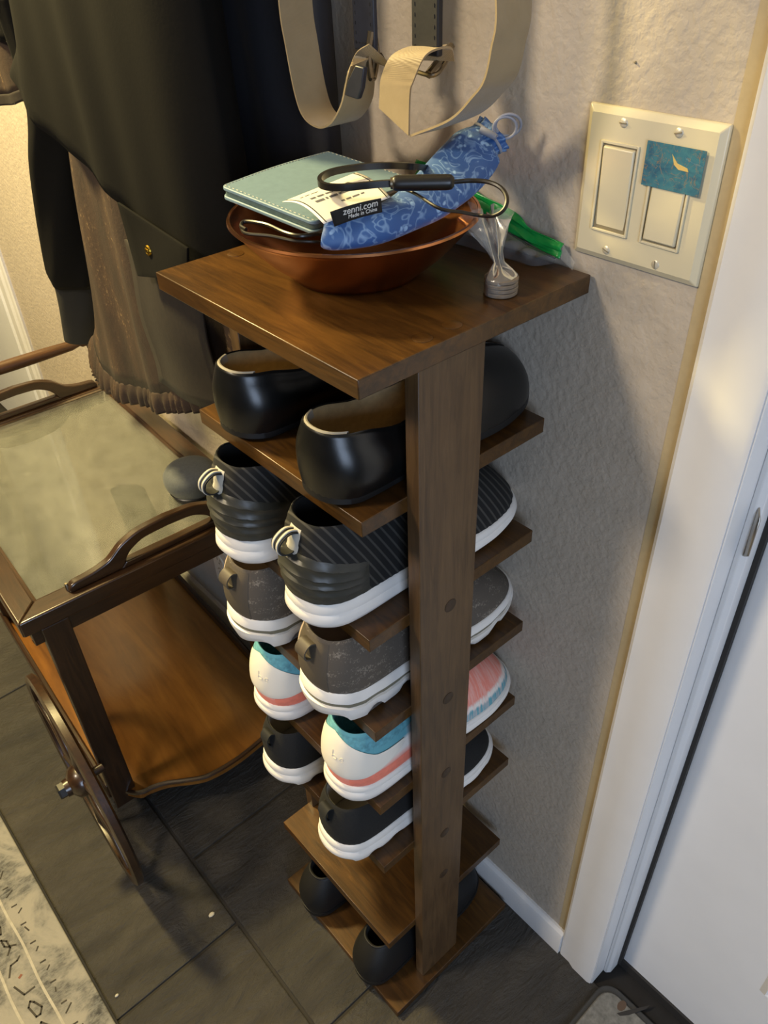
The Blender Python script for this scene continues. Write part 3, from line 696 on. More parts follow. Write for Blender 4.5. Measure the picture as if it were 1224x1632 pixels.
#PART2
# ------------------------------------------------------------------ tea cart
CW, CL, CYAW = .420, .620, math.radians(-2.5)
cart = thing('tea_cart', 'dark walnut tea cart with glass tray top and large spoked wheels', 'tea cart', (-.19, .575, 0), CYAW)
def c_loc(p):
    dx, dy = p[0] + .19, p[1] - .575; c, s = math.cos(-CYAW), math.sin(-CYAW)
    return (dx * c - dy * s, dx * s + dy * c)
FW, Z0, Z1 = .036, .531, .566
def rail(a, b, c, d, m):
    q = [a, b, c, d]; cx = sum(p[0] for p in q) / 4; cy = sum(p[1] for p in q) / 4
    g = .0004
    q = [(p[0] + (g if p[0] < cx else -g) * 0, p[1]) for p in q]
    o = mesh('frame_rail', loft([[(x, y, Z0 + .006) for x, y in q], [(x, y, Z1) for x, y in q]]), m, cart, bevel=.003, seg=3); return o
rail((0, 0), (CW, 0), (CW - FW, FW), (FW, FW), M['cart'])
rail((0, CL), (CW, CL), (CW - FW, CL - FW), (FW, CL - FW), M['cart'])
rail((0, 0), (FW, FW), (FW, CL - FW), (0, CL), M['cart_y'])
rail((CW, 0), (CW - FW, FW), (CW - FW, CL - FW), (CW, CL), M['cart_y'])
mesh('apron', join(box(.012, CW - .012, .010, .026, .505, Z0 + .007), box(.012, CW - .012, CL - .026, CL - .010, .505, Z0 + .007), box(.012, .026, .026, CL - .026, .505, Z0 + .007), box(CW - .026, CW - .012, .026, CL - .026, .505, Z0 + .007)), M['cart'], cart, smooth=False, bevel=.001)
mesh('glass_bead', join(*[prism([(FW - .001, Z1 - .002), (FW + .004, Z1 - .004), (FW + .004, Z1 - .012), (FW - .001, Z1 - .012)], 'y', FW, CL - FW), prism([(CW - FW + .001, Z1 - .002), (CW - FW - .004, Z1 - .004), (CW - FW - .004, Z1 - .012), (CW - FW + .001, Z1 - .012)], 'y', FW, CL - FW),
                           prism([(FW - .001, Z1 - .002), (FW + .004, Z1 - .004), (FW + .004, Z1 - .012), (FW - .001, Z1 - .012)], 'x', FW, CW - FW), prism([(CL - FW + .001, Z1 - .002), (CL - FW - .004, Z1 - .004), (CL - FW - .004, Z1 - .012), (CL - FW + .001, Z1 - .012)], 'x', FW, CW - FW)]), M['cart_y'], cart, smooth=False)
mesh('tray_panel', box(FW - .002, CW - FW + .002, FW - .002, CL - FW + .002, .540, .552), M['tray'], cart, smooth=False)
mesh('glass_pane', box(FW + .001, CW - FW - .001, FW + .001, CL - FW - .001, .5555, .5605), M['glass'], cart, smooth=False, bevel=.0008)
def handle(yc, xc, half):
    def top_(q): return herm(abs(q), [(0, .058), (.25, .055), (.45, .044), (.62, .024), (.8, .017), (.95, .015), (1, .008)])
    def low_(q): return herm(abs(q), [(0, .040), (.22, .038), (.38, .027), (.46, .012), (.5, 0.0), (1, 0)])
    R = []
    for i in range(61):
        q = -1 + 2 * i / 60; x = xc + q * half; t, l = Z1 + top_(q), Z1 + low_(q)
        R.append([(x, yc - .007, l), (x, yc + .007, l), (x, yc + .007, t), (x, yc - .007, t)])
    h = mesh('tray_handle', loft(R), M['cart'], cart, angle=50, bevel=.0025, seg=2)
    mesh('handle_foot', prism([(xc - half * .52, Z1), (xc + half * .52, Z1), (xc + half * .46, Z1 + .010), (xc - half * .46, Z1 + .010)], 'y', yc - .0075, yc + .0075), M['cart'], h, smooth=False, bevel=.002)
    mesh('hinge_pin', lathe([(.0028, 0), (.0028, .012), (.002, .013), (0, .013)], 12, (xc - half * 1.0, yc + .004, Z1)), M['nickel'], h)
handle(.020, .252, .168); handle(CL - .020, .215, .160)
def leg(x0, y0, z0):
    return mesh('leg', join(box(x0, x0 + .042, y0, y0 + .020, z0, .535)), M['cart_z'], cart, smooth=False, bevel=.002)
leg(.026, .004, .062); leg(CW - .068, .004, .062)
for x0 in (.026, CW - .068):
    l = leg(x0, CL - .03, .045)
    mesh('caster', join(lathe([(0, -.008), (.016, -.008), (.019, -.005), (.019, .005), (.016, .008), (0, .008)], 20, (x0 + .021, CL - .02, .0195), 'x'), box(x0 + .010, x0 + .0125, CL - .026, CL - .014, .02, .047), box(x0 + .0295, x0 + .032, CL - .026, CL - .014, .02, .047)), M['nickel'], l, smooth=False)
front = [c_loc(at(u, v, 'z', .092)) for u, v in ((222, 1266), (238, 1259), (269, 1249), (314, 1243), (341, 1234), (381, 1210), (426, 1174))]
fr = [(.045, .012)] + [(min(p[0], .375), p[1]) for p in front]
fr = [tuple(p) for p in cr(fr, 30)] + [(.375, front[-1][1] + .012)]
mesh('lower_shelf', prism(fr + [(.392, .02), (.392, CL - .012), (.030, CL - .012), (.030, .02)], 'z', .078, .092), M['cart_shelf'], cart, smooth=False, bevel=.002)
mesh('shelf_lip', join(*[tube([(p[0], p[1] + .004, .0905) for p in fr[::3]], .0045, 8, 40)]), M['cart'], cart)
for x0 in (.022, .388): mesh('side_gallery', box(x0, x0 + .010, .024, CL - .012, .074, .112), M['cart_y'], cart, bevel=.003)
def wheel(xc):
    yc, zc, R = -.004, .2, .2
    w = mesh('wheel', lathe([(R - .018, -.006), (R - .006, -.0085), (R, -.005), (R, .005), (R - .006, .0085), (R - .018, .006), (R - .018, -.006)], 72, (xc, yc, zc), 'x'), M['cart_z'], cart, angle=50)
    hp = [(0, -.032), (.015, -.032), (.016, -.024), (.019, -.022), (.027, -.016), (.030, -.006), (.030, .006), (.024, .014), (.014, .016), (0, .016)]
    s = 1 if xc < .2 else -1
    mesh('hub', lathe([(r, z * s) for r, z in hp], 28, (xc, yc, zc), 'x'), M['cart'], w)
    mesh('axle_nut', lathe([(0, -.044 * s), (.0125, -.044 * s), (.014, -.041 * s), (.014, -.031 * s)], 6, (xc, yc, zc), 'x'), M['blk_plastic'], w, smooth=False)
    for i in range(8):
        a = i * PI / 4 + .2; d = np.array([0, math.cos(a), math.sin(a)]); c = np.array([xc, yc, zc])
        mesh('spoke', tube([c + d * .020, c + d * .06, c + d * .12, c + d * (R - .015)], [.0055, .0075, .0045, .006], 10, 20), M['cart_z'], w)
    mesh('axle', lathe([(.008, 0), (.008, .036 * s)], 12, (xc, yc, zc), 'x', True, True), M['cart'], w)
wheel(-.006); wheel(CW + .004 - .002)
ph_ = [(.0, .006), (.01, .009), (.03, .010), (.06, .0115), (.11, .0125), (.16, .011), (.19, .008), (.20, .0075), (.203, .0115), (.209, .0115), (.212, .007), (.216, .010), (.224, .010), (.228, .0065), (.25, .0065)]
prof = [(0, -.125)] + [(r, x - .125) for x, r in ph_] + [(0, .125)]
hz, hy = .632, .678
hb = mesh('push_handle', join(lathe([(0, -.185), (.008, -.185), (.0095, -.178), (.0075, -.170), (.0065, -.158), (.010, -.150), (.010, -.143), (.0065, -.138), (.0105, -.12), (.0125, -.05), (.0130, 0), (.0125, .05), (.0105, .12), (.0065, .138), (.010, .143), (.010, .150), (.0065, .158), (.0075, .170), (.0095, .178), (.008, .185), (0, .185)], 28, (.248, hy, hz), 'x')), M['turned'], cart)
for x0 in (.085, .408):
    mesh('handle_arm', tube([(x0, CL - .006, .512), (x0, CL + .02, .56), (x0, hy, hz)], [.009, .009], 10, 16), M['turned'], hb)

# puck resting on the glass
pk = thing('puck', 'round charcoal disc lying on the glass top of the tea cart', 'disc', (.170, .695, .5607))
mesh('body', lathe([(0, 0), (.034, 0), (.039, .003), (.0455, .014), (.0475, .024), (.0465, .034), (.041, .042), (.030, .0465), (.015, .0485), (0, .049)], 48), M['puck'], pk)
mesh('foot_ring', lathe([(.037, .0002), (.0415, .003), (.040, .0045), (.036, .001)], 48), M['blk_plastic'], pk)

# wall outlet behind the cart
ou = thing('wall_outlet', 'cream wall outlet low on the wall behind the tea cart', 'outlet', (WX, .850, .215))
mesh('cover', plate_mesh(.072, .116, .006, .004), M['outlet'], ou, bevel=.0006)
for zc in (.020, -.020):
    f = mesh('socket', lathe([(.0165, -.005), (.0165, -.0075), (.0155, -.0085), (0, -.0085)], 24, (0, 0, zc), 'x'), M['outlet'], ou)
    for yy in (-.006, .006): mesh('slot', box(-.0089, -.008, yy - .001, yy + .001, zc + .001, zc + .009), M['slot'], f, smooth=False)
    mesh('slot', lathe([(.0024, -.0089), (.0024, -.008)], 10, (0, 0, zc - .006), 'x', True), M['slot'], f)

# scraps on the floor
def scrap(label, x, y, s):
    o = mesh('paper_scrap', loft([[(s * a * math.cos(t), s * b * math.sin(t) * .6, z) for t in np.linspace(0, 2 * PI, 8)[:-1]] for a, b, z in ((1, 1, .0003), (.9, 1.1, .002), (.5, .6, .003))]), M['crumb'], smooth=False)
    o.location = (x, y, 0); return top(o, label, 'scrap')
scrap('white scrap on the slate floor between cart wheel and rack', -.131, .327, .006)
scrap('small white scrap on the floor beside the rug edge', -.312, .320, .0035)

# ------------------------------------------------------------------ coats on the wall
cr_ = thing('coat_rail', 'wooden coat rail with pegs high on the wall above coats', 'coat rail', (WX, .6, 1.66))
mesh('board', box(-.018, 0, -.55, .70, -.04, .04), M['board_y'], cr_, bevel=.003)
PEGS = (-.36, -.21, -.08, .46)
for y in PEGS: mesh('peg', lathe([(.009, -.016), (.007, -.06), (.008, -.11), (.012, -.125), (.011, -.135), (0, -.138)], 16, (0, y, -.005), 'x'), M['turned'], cr_)
def garment(yl, yr, xm, df, db, ztop, hem, folds=(), n=120, m=34, pw=.75, vmax=1.0, vmin=0.0, extra=None):
    R = []
    for i in range(m + 1):
        v = vmin + (vmax - vmin) * i / m; row = []
        a, b = herm(v, yl), herm(v, yr); x0 = herm(v, xm) if isinstance(xm, list) else xm
        for j in range(n):
            ph = 2 * PI * j / n; c, s = math.cos(ph), math.sin(ph)
            y = (a + b) / 2 + (a - b) / 2 * c
            z = ztop + (herm((c + 1) / 2, hem) - ztop) * v
            q = abs(s) ** pw; x = x0 - (herm(v, df) if isinstance(df, list) else df) * q if s > 0 else x0 + db * q
            for amp, fr_, p_ in folds: x += amp * v * math.sin(fr_ * y + p_ + 2.2 * v) * q * (1 if s > 0 else .3)
            if extra: x, y, z = extra(x, y, z, v, c, s)
            row.append((x, y, z))
        R.append(row)
    return loft(R, True, False, False)
jk = thing('black_jacket', 'large black cloth jacket hanging on the wall beside the rack', 'jacket', (.16, .52, 1.6))
def shift(vf, o): return [(p[0] - o[0], p[1] - o[1], p[2] - o[2]) for p in vf[0]], vf[1]
jo = (.16, .52, 1.6)
jh = [(0, 1.04), (.166, 1.06), (.366, 1.097), (.624, 1.138), (.805, 1.166), (.867, 1.188), (1, 1.205)]
body = garment([(0, .60), (.3, .70), (.6, .755), (.8, .767), (.9, .782), (1, .838)], [(0, .44), (.3, .36), (.7, .335), (1, .325)], [(0, .13), (1, .122)], [(0, .02), (.3, .032), (1, .038)], .05, 1.63, jh, [(.003, 38, .4), (.002, 71, 1.0), (.004, 17, 2)])
mesh('body', shift(body, jo), M['jacket'], jk, solid=.003, angle=70)
# sleeve with a ribbed cuff
sl = [(.140, .800, 1.30)] + [tuple(at(u, v, 'x', .170)) for u, v in ((92, 150), (98, 255), (108, 330), (117, 400), (124, 452))]
def sleeve(path, ry, rx, n=48, res=40, fold=.003):
    P = cr(path, res); R = []; T_, U_s = frames(P)
    for i, p in enumerate(P):
        q = i / (res - 1); a, b = herm(q, ry), herm(q, rx); e1, e2 = np.array([.66, -.75, 0]), np.array([.75, .66, 0])
        R.append([p + e1 * a * math.cos(t) + e2 * (b * math.sin(t) + fold * math.sin(5 * t + 9 * q)) for t in np.linspace(0, 2 * PI, n + 1)[:-1]])
    return R
sv = mesh('sleeve', shift(loft(sleeve(sl, [(0, .04), (.2, .047), (.4, .050), (.7, .052), (.9, .052), (1, .045)], [(0, .03), (.5, .036), (.9, .034), (1, .028)], fold=.002), True, False, False), jo), M['jacket'], jk, solid=.002, angle=70)
c1, c2 = at(125, 450, 'x', .170), at(134, 541, 'x', .166)
cf = sleeve([tuple(c1 + np.array([0, 0, .012])), tuple((c1 + c2) / 2), tuple(c2)], [(0, .046), (.2, .040), (1, .0365)], [(0, .027), (.15, .022), (1, .020)], fold=.0003)
mesh('cuff', shift(loft(cf, True, False, False), jo), M['jacket2'], sv, solid=.003, angle=70)
# loose placket end with a brass snap
plq = []
for i in range(13):
    q = i / 12; row = []
    for j in range(9):
        u = j / 8; e0 = np.array([188 + 33 * q, 322 + 118 * q]); e1 = np.array([300, 395 + 52 * q]); p = e0 * (1 - u) + e1 * u
        row.append(tuple(at(p[0], p[1], 'x', .074 + .003 * math.sin(u * 4 + q * 2) - .002 * q)))
    plq.append(row)
pq = mesh('placket', shift(loft(plq, False, False, False), jo), M['jacket'], jk, solid=.003, bevel=.0008)
sx, sy, sz = at(238, 399, 'x', .0735)
mesh('snap', lathe([(0, -.0028), (.0022, -.0025), (.0026, -.0012), (.0040, -.0022), (.0056, -.0018), (.0062, 0)], 20, (sx - .001 - jo[0], sy - jo[1], sz - jo[2]), 'x'), M['brass'], pq, label='brass snap button')
# brown suede garment with a gathered hem
bs = thing('brown_suede_garment', 'brown suede garment with gathered hem hanging under the black jacket', 'garment', (.16, .52, 1.6))
bh = [(0, .875), (.247, .836), (.432, .796), (.644, .756), (.85, .738), (.944, .748), (1, .775)]
byl = [(0, .60), (.4, .70), (.563, .751), (.657, .778), (.845, .812), (.93, .845), (1, .905)]; byr = [(0, .47), (.4, .40), (1, .335)]
bkw = dict(xm=[(0, .135), (1, .142)], df=[(0, .012), (.5, .028), (1, .042)], db=.03, ztop=1.60, hem=bh)
bf = [(.006, 26, 1.0), (.004, 47, .3), (.002, 90, 0)]
mesh('body', shift(garment(byl, byr, folds=bf, vmax=.955, **bkw), jo), M['suede'], bs, solid=.003, angle=70)
def ruff(x, y, z, v, c, s):
    k = (v - .95) / .05; a = .0045 * k * math.sin(y * 330 + 2 * math.sin(y * 60)) + .003 * math.sin(k * PI)
    return (x - a if s > 0 else x + a, y + .004 * k * c, z)
mesh('gathered_hem', shift(garment(byl, byr, folds=bf, vmin=.95, vmax=1.0, n=420, m=8, extra=ruff, **bkw), jo), M['suede'], bs, solid=.002, angle=70)
pk_ = []
for i in range(15):
    q = i / 14; row = []
    for j in range(13):
        u = j / 12; y = .560 - .165 * u + .004 * math.sin(q * 5); z = 1.05 - .195 * q + .02 * u
        row.append((.0885 + .013 * abs(u - .35) ** 1.5 + .004 * math.sin(u * 6 + 1) + .002 * math.sin(q * 9), y, z))
    pk_.append(row)
mesh('pocket_panel', shift(loft(pk_, False, False, False), jo), M['suede_dark'], bs, solid=.003, label='darker brown pocket panel')
# garments at far left
bc = thing('black_coat', 'black coat sleeve hanging over a brown jacket hem, left of the large jacket', 'coat', (.19, 1.0, 1.6))
mesh('sleeve', shift(garment([(0, 1.12), (1, 1.24)], [(0, 1.01), (.8, 1.0), (1, 1.0)], .212, .040, .035, 1.63, [(0, 1.214), (.3, 1.214), (1, 1.17)], [(.005, 40, 0)]), (.19, 1.0, 1.6)), M['jacket'], bc, solid=.003, angle=70)
bj = thing('brown_jacket', 'brown jacket with a hem band showing below the black coat sleeve', 'jacket', (.19, 1.0, 1.6))
bjk = dict(yl=[(0, 1.10), (1, 1.22)], yr=[(0, 1.03), (.7, 1.03), (1, 1.03)], xm=.212, df=.030, db=.026, ztop=1.60, hem=[(0, 1.135), (.3, 1.120), (.6, 1.112), (1, 1.10)], folds=[(.005, 55, 1)])
mesh('body', shift(garment(**bjk, vmax=.97), (.19, 1.0, 1.6)), M['suede'], bj, solid=.003, angle=70)
mesh('hem_band', shift(garment(**bjk, vmin=.965, vmax=1.0, m=5), (.19, 1.0, 1.6)), M['suede_dark'], bj, solid=.005, angle=70)
# navy garment between jacket and straps
nv = thing('navy_sweater', 'dark navy knit hanging between the black jacket and the straps', 'sweater', (.22, .4, 1.6))
mesh('body', shift(garment([(0, .44), (.5, .47), (1, .48)], [(0, .33), (.5, .305), (1, .300)], .225, .028, .028, 1.63, [(0, 1.150), (.5, 1.12), (1, 1.10)], [(.005, 60, 0)]), (.22, .4, 1.6)), M['navy'], nv, solid=.003, angle=70)

# ------------------------------------------------------------------ bag straps
bag = thing('bag_strap', 'looped beige webbing bag straps with navy leather tabs and buckles', 'strap', (.19, .2, 1.6))
bo = (.19, .2, 1.6)
XS, WW = .170, .036
def A(u, v, x=XS): return at(u, v, 'x', x)
def peg_up(p, py): return [(XS, py, 1.668), (XS, (py * .6 + p[1] * .4), 1.52), (XS, p[1] * .9 + py * .1, 1.40)]
la = [A(*q) for q in ((444, 0), (455, 73), (470, 150), (484, 187), (507, 203), (527, 196), (543, 168), (550, 138), (556, 112))]
la = peg_up(la[0], .24) + la + [A(568, 84, .180), A(588, 70, .186)]
wa = [(WW, 0, 0)] * (len(la) - 4) + [(.034, 0, .004), (.030, -.006, .010), (.026, -.012, -.014), (.02, -.014, -.022)]
mesh('webbing', shift(ribbon(la, wa, .0017, 110), bo), M['web'], bag, angle=60)
lb = [A(*q) for q in ((653, 217), (716, 191), (753, 154), (771, 128), (782, 80), (790, 0))]
lb = lb + peg_up(lb[-1], .24)[::-1]
mesh('webbing', shift(ribbon(lb, [(WW, 0, 0)] * len(lb), .0017, 100), bo), M['web'], bag, angle=60)
lc0 = [A(*q) for q in ((605, 172), (606, 150), (608, 125), (620, 95))] + [A(640, 80, .178), A(662, 76, .188), A(668, 95, .194)]
wc = [A(652, 216) - A(605, 172), (0, -.036, .004), (0, -.038, .002), (.004, -.036, .004), (.010, -.030, .002), (.014, -.026, 0), (.014, -.026, 0)]
mesh('webbing', shift(ribbon(lc0, wc, .0017, 60), bo), M['web'], bag, angle=60)
def slab(c0, ey, ez, w, h, t, m, name, parent, stitch=True):
    """leather tab: centre of its top edge, half extents along y and z"""
    R = [[(0, -w / 2, 0), (0, w / 2, 0), (0, w / 2, -h), (0, -w / 2, -h)]]
    o = mesh(name, shift(loft([[(c0[0] + d, c0[1] + p[1], c0[2] + p[2]) for p in R[0]] for d in (-t / 2, t / 2)]), bo), m, parent, bevel=.0015, seg=3)
    if stitch:
        st_ = []
        a = w / 2 - .004
        for k in range(16):
            z = -.006 - k * (h - .012) / 15
            for s in (-a, a): st_.append(box(c0[0] - t / 2 - .0004, c0[0] - t / 2 + .0004, c0[1] + s - .0004, c0[1] + s + .0004, c0[2] + z - .0012, c0[2] + z + .0012))
        for k in range(6):
            y = -a + 2 * a * k / 5
            st_.append(box(c0[0] - t / 2 - .0004, c0[0] - t / 2 + .0004, c0[1] + y - .0012, c0[1] + y + .0012, c0[2] - h + .006 - .0004, c0[2] - h + .006 + .0004))
        mesh('stitching', shift(join(*st_), bo), M['slate_leather'], o, smooth=False, kind='stuff')
    return o
p1, p2 = A(660, 78, .192), A(702, 78, .192)
slab(((.192), (p1[1] + p2[1]) / 2, p1[2] + .115), 0, 0, abs(p1[1] - p2[1]), .118, .006, M['slate_leather'], 'leather_tab', bag)
slab(((.192), (p1[1] + p2[1]) / 2 + .0, p1[2] + .40), 0, 0, .03, .30, .004, M['slate_leather'], 'leather_strap', bag, False)
p1, p2 = A(567, 72, .194), A(600, 66, .194)
slab((.194, (p1[1] + p2[1]) / 2, p1[2] + .115), 0, 0, abs(p1[1] - p2[1]), .118, .005, M['navy_leather'], 'leather_tab', bag)
slab((.194, (p1[1] + p2[1]) / 2, p1[2] + .40), 0, 0, .026, .30, .004, M['navy_leather'], 'leather_strap', bag, False)
# loose leather tip on the left strap, and the two metal buckles
ti = [A(*q) for q in ((570, 103), (584, 107), (580, 140), (574, 158), (553, 151), (558, 128))]
mesh('strap_tip', shift(loft([[p + np.array([d, 0, 0]) for p in ti] for d in (-.003, .002)]), bo), M['navy_leather'], bag, bevel=.001)
def ring(pts, r=.0016): return tube(pts + pts[:1], r, 8, 60)
mesh('buckle', shift(join(tube([A(656, 112, .186), A(690, 120, .190), A(708, 104, .206), A(718, 74, .222), A(690, 80, .214), A(664, 84, .190), A(656, 112, .186)], .0018, 8, 60), tube([A(683, 119, .188), A(719, 74, .224)], .0034, 8, 10)), bo), M['nickel'], bag)
mesh('buckle', shift(join(tube([A(592, 50, .192), A(588, 90, .190), A(592, 124, .190)], .0030, 8, 16), tube([A(598, 52, .20), A(602, 90, .20), A(597, 124, .198), A(590, 126, .19)], .0018, 8, 16)), bo), M['nickel'], bag)

# ------------------------------------------------------------------ on top of the rack
BC = (.130, .155); BZ = TZ
bw = thing('copper_bowl', 'shiny copper bowl of odds and ends on the rack top', 'bowl', (BC[0], BC[1], BZ))
RB_, HB = .106, .052
outer = [(0, .0005), (.054, .0005), (.0575, .001), (.059, .004), (.0655, .0092), (.0775, .0190), (.0885, .0300), (.0972, .0398), (.1028, .0468), (.1062, .0504), (.107, .0522), (.1055, .0532)]
inner = [(.1035, .0518), (.1002, .0468), (.0948, .0405), (.0865, .0315), (.0755, .0205), (.0635, .0108), (.056, .0050), (0, .0035)]
mesh('shell', lathe(outer + inner, 96), M['copper'], bw, angle=60)
mesh('rim', lathe([(.1045, .0515), (.1068, .0500), (.1084, .0516), (.1076, .0534), (.1055, .0536), (.1045, .0515)], 96), M['copper'], bw)

# teal wallet lying across the bowl
wa_, wb_, wd_ = at(351, 296, 'z', 1.182), at(523, 240, 'z', 1.184), at(444, 371, 'z', 1.1735)
ex = wb_ - wa_; ey = wd_ - wa_; LX, LY = np.linalg.norm(ex), np.linalg.norm(ey); ex = ex / LX; ey = ey - ex * (ex @ ey); ey /= np.linalg.norm(ey); ez = np.cross(ey, ex) ; ez = ez if ez[2] > 0 else -ez
wl = thing('wallet', 'dusty teal leather wallet with pale stitching lying in copper bowl', 'wallet', tuple(wa_))
def wp(x, y, z): return ex * x + ey * y + ez * (z + .0018 * math.sin(PI * x / LX))
rr_ = rrect(0, LX, 0, LY, .006, 6)
def wslab(z0, z1, ins=0, tilt=0):
    P = rrect(ins, LX - ins, ins, LY - ins, .006, 6); N = []
    for a, b in zip(P, P[1:] + P[:1]):
        k = max(1, int(math.dist(a, b) / .008))
        N += [(a[0] + (b[0] - a[0]) * i / k, a[1] + (b[1] - a[1]) * i / k) for i in range(k)]
    return loft([[wp(x, y, z) for x, y in N] for z in (z0, z1)])
mesh('cover', wslab(-.0032, 0), M['wallet'], wl, bevel=.0008, label='teal top leather flap')
mesh('cover', wslab(-.0110, -.0078), M['wallet'], wl, bevel=.0008)
mesh('inner_layer', wslab(-.0076, -.0034, .0012), M['wallet_edge'], wl, bevel=.0006)
sts = []
def dash(x, y, dx, dy):
    a, b = wp(x - dx, y - dy, .0002), wp(x + dx, y + dy, .0002)
    sts.append(tube([a, b], .00035, 5, 3))
for i in range(34): dash(.004 + i * (LX - .008) / 33, .0028, .0012, 0)
for i in range(22): dash(.0028, .004 + i * (LY - .008) / 21, 0, .0012); dash(LX - .0028, .004 + i * (LY - .008) / 21, 0, .0012)
mesh('stitching', join(*sts), M['stitch'], wl, kind='stuff', label='pale stitching along the edge')

# white card
ca, cb, cc, cdn = at(450, 322, 'z', 1.1895), at(568, 275, 'z', 1.194), at(622, 314, 'z', 1.196), at(516, 357, 'z', 1.187)
card = thing('card', 'white printed card between the teal wallet and the blue pouch', 'card', tuple(ca))
def cp(u, w, d=0):
    p = (ca * (1 - u) + cb * u) * (1 - w) + (cdn * (1 - u) + cc * u) * w
    return p - ca + np.array([0, 0, .0055 * math.sin(PI * w) * (1 - .4 * u) + d])
mesh('sheet', loft([[cp(i / 16, j / 16) for i in range(17)] for j in range(17)], False, False, False), M['paper'], card, solid=.0004)
ink = []
def words(w, u0, lens, th):
    u = u0
    for L_ in lens:
        ink.append(loft([[cp(u + (L_) * k / 5, w, .0004) for k in range(6)], [cp(u + L_ * k / 5, w + th, .0004) for k in range(6)]], False, False, False)); u += L_ + .022
words(.40, .16, (.07, .09, .10, .12, .06), .05); words(.53, .16, (.12, .03, .11, .14), .055); words(.72, .42, (.05, .07, .10, .05), .03); words(.22, .12, (.04, .06, .09), .025)
ink.append(loft([[cp(.70 + .02 * k, .30 + .07 * k, .0004) for k in range(5)], [cp(.74 + .02 * k, .30 + .07 * k, .0004) for k in range(5)]], False, False, False))
ink.append(loft([[cp(k / 16, .975, .0004) for k in range(0, 1)] + [cp(.012, j / 16, .0004) for j in range(1, 17)], [cp(k / 16, .985, .0004) for k in range(0, 1)] + [cp(.022, j / 16, .0004) for j in range(1, 17)]], False, False, False))
mesh('printing', join(*ink[:-1]), M['ink'], card, smooth=False, kind='stuff')
mesh('printed_border', join(loft([[cp(.035, j / 16, .0004) for j in range(17)], [cp(.05, j / 16, .0004) for j in range(17)]], False, False, False), loft([[cp(.95, j / 16, .0004) for j in range(17)], [cp(.965, j / 16, .0004) for j in range(17)]], False, False, False)), M['tag'], card, smooth=False)
mesh('orange_mark', loft([[cp(u, w, .0005) for u in (.50, .535, .57)] for w in (.04, .10)], False, False, False), M['orange_ink'], card, smooth=False)

# blue floral pouch
pou = thing('drawstring_pouch', 'blue floral drawstring pouch leaning out of the copper bowl', 'pouch', (.13, .09, 1.18))
po = np.array([.13, .09, 1.18])
cl = [at(516, 372, 'z', 1.174), at(530, 371, 'z', 1.174), at(600, 358, 'z', 1.176), at(668, 326, 'x', .140), at(712, 292, 'x', .176), at(742, 258, 'x', .205), at(762, 234, 'x', .222), at(778, 220, 'x', .232), at(788, 213, 'x', .238)]
P = cr(cl, 70); ra = [(0, .004), (.03, .0105), (.12, .0135), (.3, .0155), (.42, .021), (.58, .0245), (.72, .023), (.84, .016), (.88, .0155), (.95, .017), (1, .018)]
rb = [(0, .003), (.03, .007), (.12, .0095), (.42, .0115), (.7, .0115), (.84, .008), (.88, .0075), (1, .0095)]
vdir = np.array([-.40, -.45, .80]); vdir /= np.linalg.norm(vdir)
R = []
for i, p in enumerate(P):
    q = i / 69; t = P[min(i + 1, 69)] - P[max(i - 1, 0)]; t /= np.linalg.norm(t)
    nn = vdir - t * (vdir @ t); nn /= np.linalg.norm(nn); ww = np.cross(t, nn); a, b = herm(q, ra), herm(q, rb); ring_ = []
    for j in range(64):
        th = 2 * PI * j / 64; g = 1 + .10 * max(0, (q - .6) / .4) * math.sin(9 * th) + .03 * math.sin(3 * th + 12 * q)
        ring_.append(p - po + ww * a * math.cos(th) * g + nn * b * math.sin(th) * g)
    R.append(ring_)
mesh('body', loft(R, True, True, False), M['floral'], pou, solid=.0006, angle=70)
kn = int(.875 * 69); pk0 = P[kn] - po; tt_ = P[kn + 1] - P[kn - 1]; tt_ /= np.linalg.norm(tt_); nn = vdir - tt_ * (vdir @ tt_); nn /= np.linalg.norm(nn); ww = np.cross(tt_, nn)
mesh('drawstring', tube([pk0 + ww * .0165 * math.cos(a) + nn * .0085 * math.sin(a) for a in np.linspace(0, 2 * PI, 20)], .0013, 8, 60), M['cord_grey'], pou)
for rad, off, tilt in ((.0095, .008, .2), (.0105, .014, -.25)):
    c0 = pk0 + tt_ * off * .6 + nn * .010 - ww * .004 * 0 + np.array([.004, -.010, 0])
    e1 = np.array([.75, -.66, 0.0]); e2 = np.array([-.25, -.2, .95]) + tilt * np.array([.3, .3, 0]); e2 /= np.linalg.norm(e2)
    mesh('cord_loop', tube([c0 + e1 * rad * math.cos(a) + e2 * rad * .95 * math.sin(a) for a in np.linspace(0, 2 * PI, 18)], .0012, 8, 50), M['cord_grey'], pou)
mesh('cord_lock', tube([pk0 + nn * .0105 - tt_ * .004 - ww * .004, pk0 + nn * .0115 + ww * .004 - tt_ * .002, pk0 + nn * .011 + ww * .010], [.0032, .0026], 10, 12), M['cord_grey'], pou)
ta, tb_, tc, td = at(526, 338, 'z', 1.2035), at(607, 316, 'z', 1.2045), at(609, 338, 'z', 1.194), at(533, 361, 'z', 1.192)
tgp = lambda u, w, d=0: (ta * (1 - u) + tb_ * u) * (1 - w) + (td * (1 - u) + tc * u) * w - po + np.array([-.4, -.5, .75]) * (.0016 * math.sin(PI * u) + d)
tg = mesh('woven_tag', loft([[tgp(i / 12, j / 6) for i in range(13)] for j in range(7)], False, False, False), M['tag'], pou, solid=.0006)
tex = tb_ - ta; tey = ta - td
ctr = tgp(.58, .40, .0012); text_mesh('lettering', 'zenni.com', .0072, M['tag_text'], tg, basis(ctr, tex, tey))
ctr = tgp(.60, .80, .0012); text_mesh('lettering', 'Made in China', .0042, M['tag_text'], tg, basis(ctr, tex, tey))

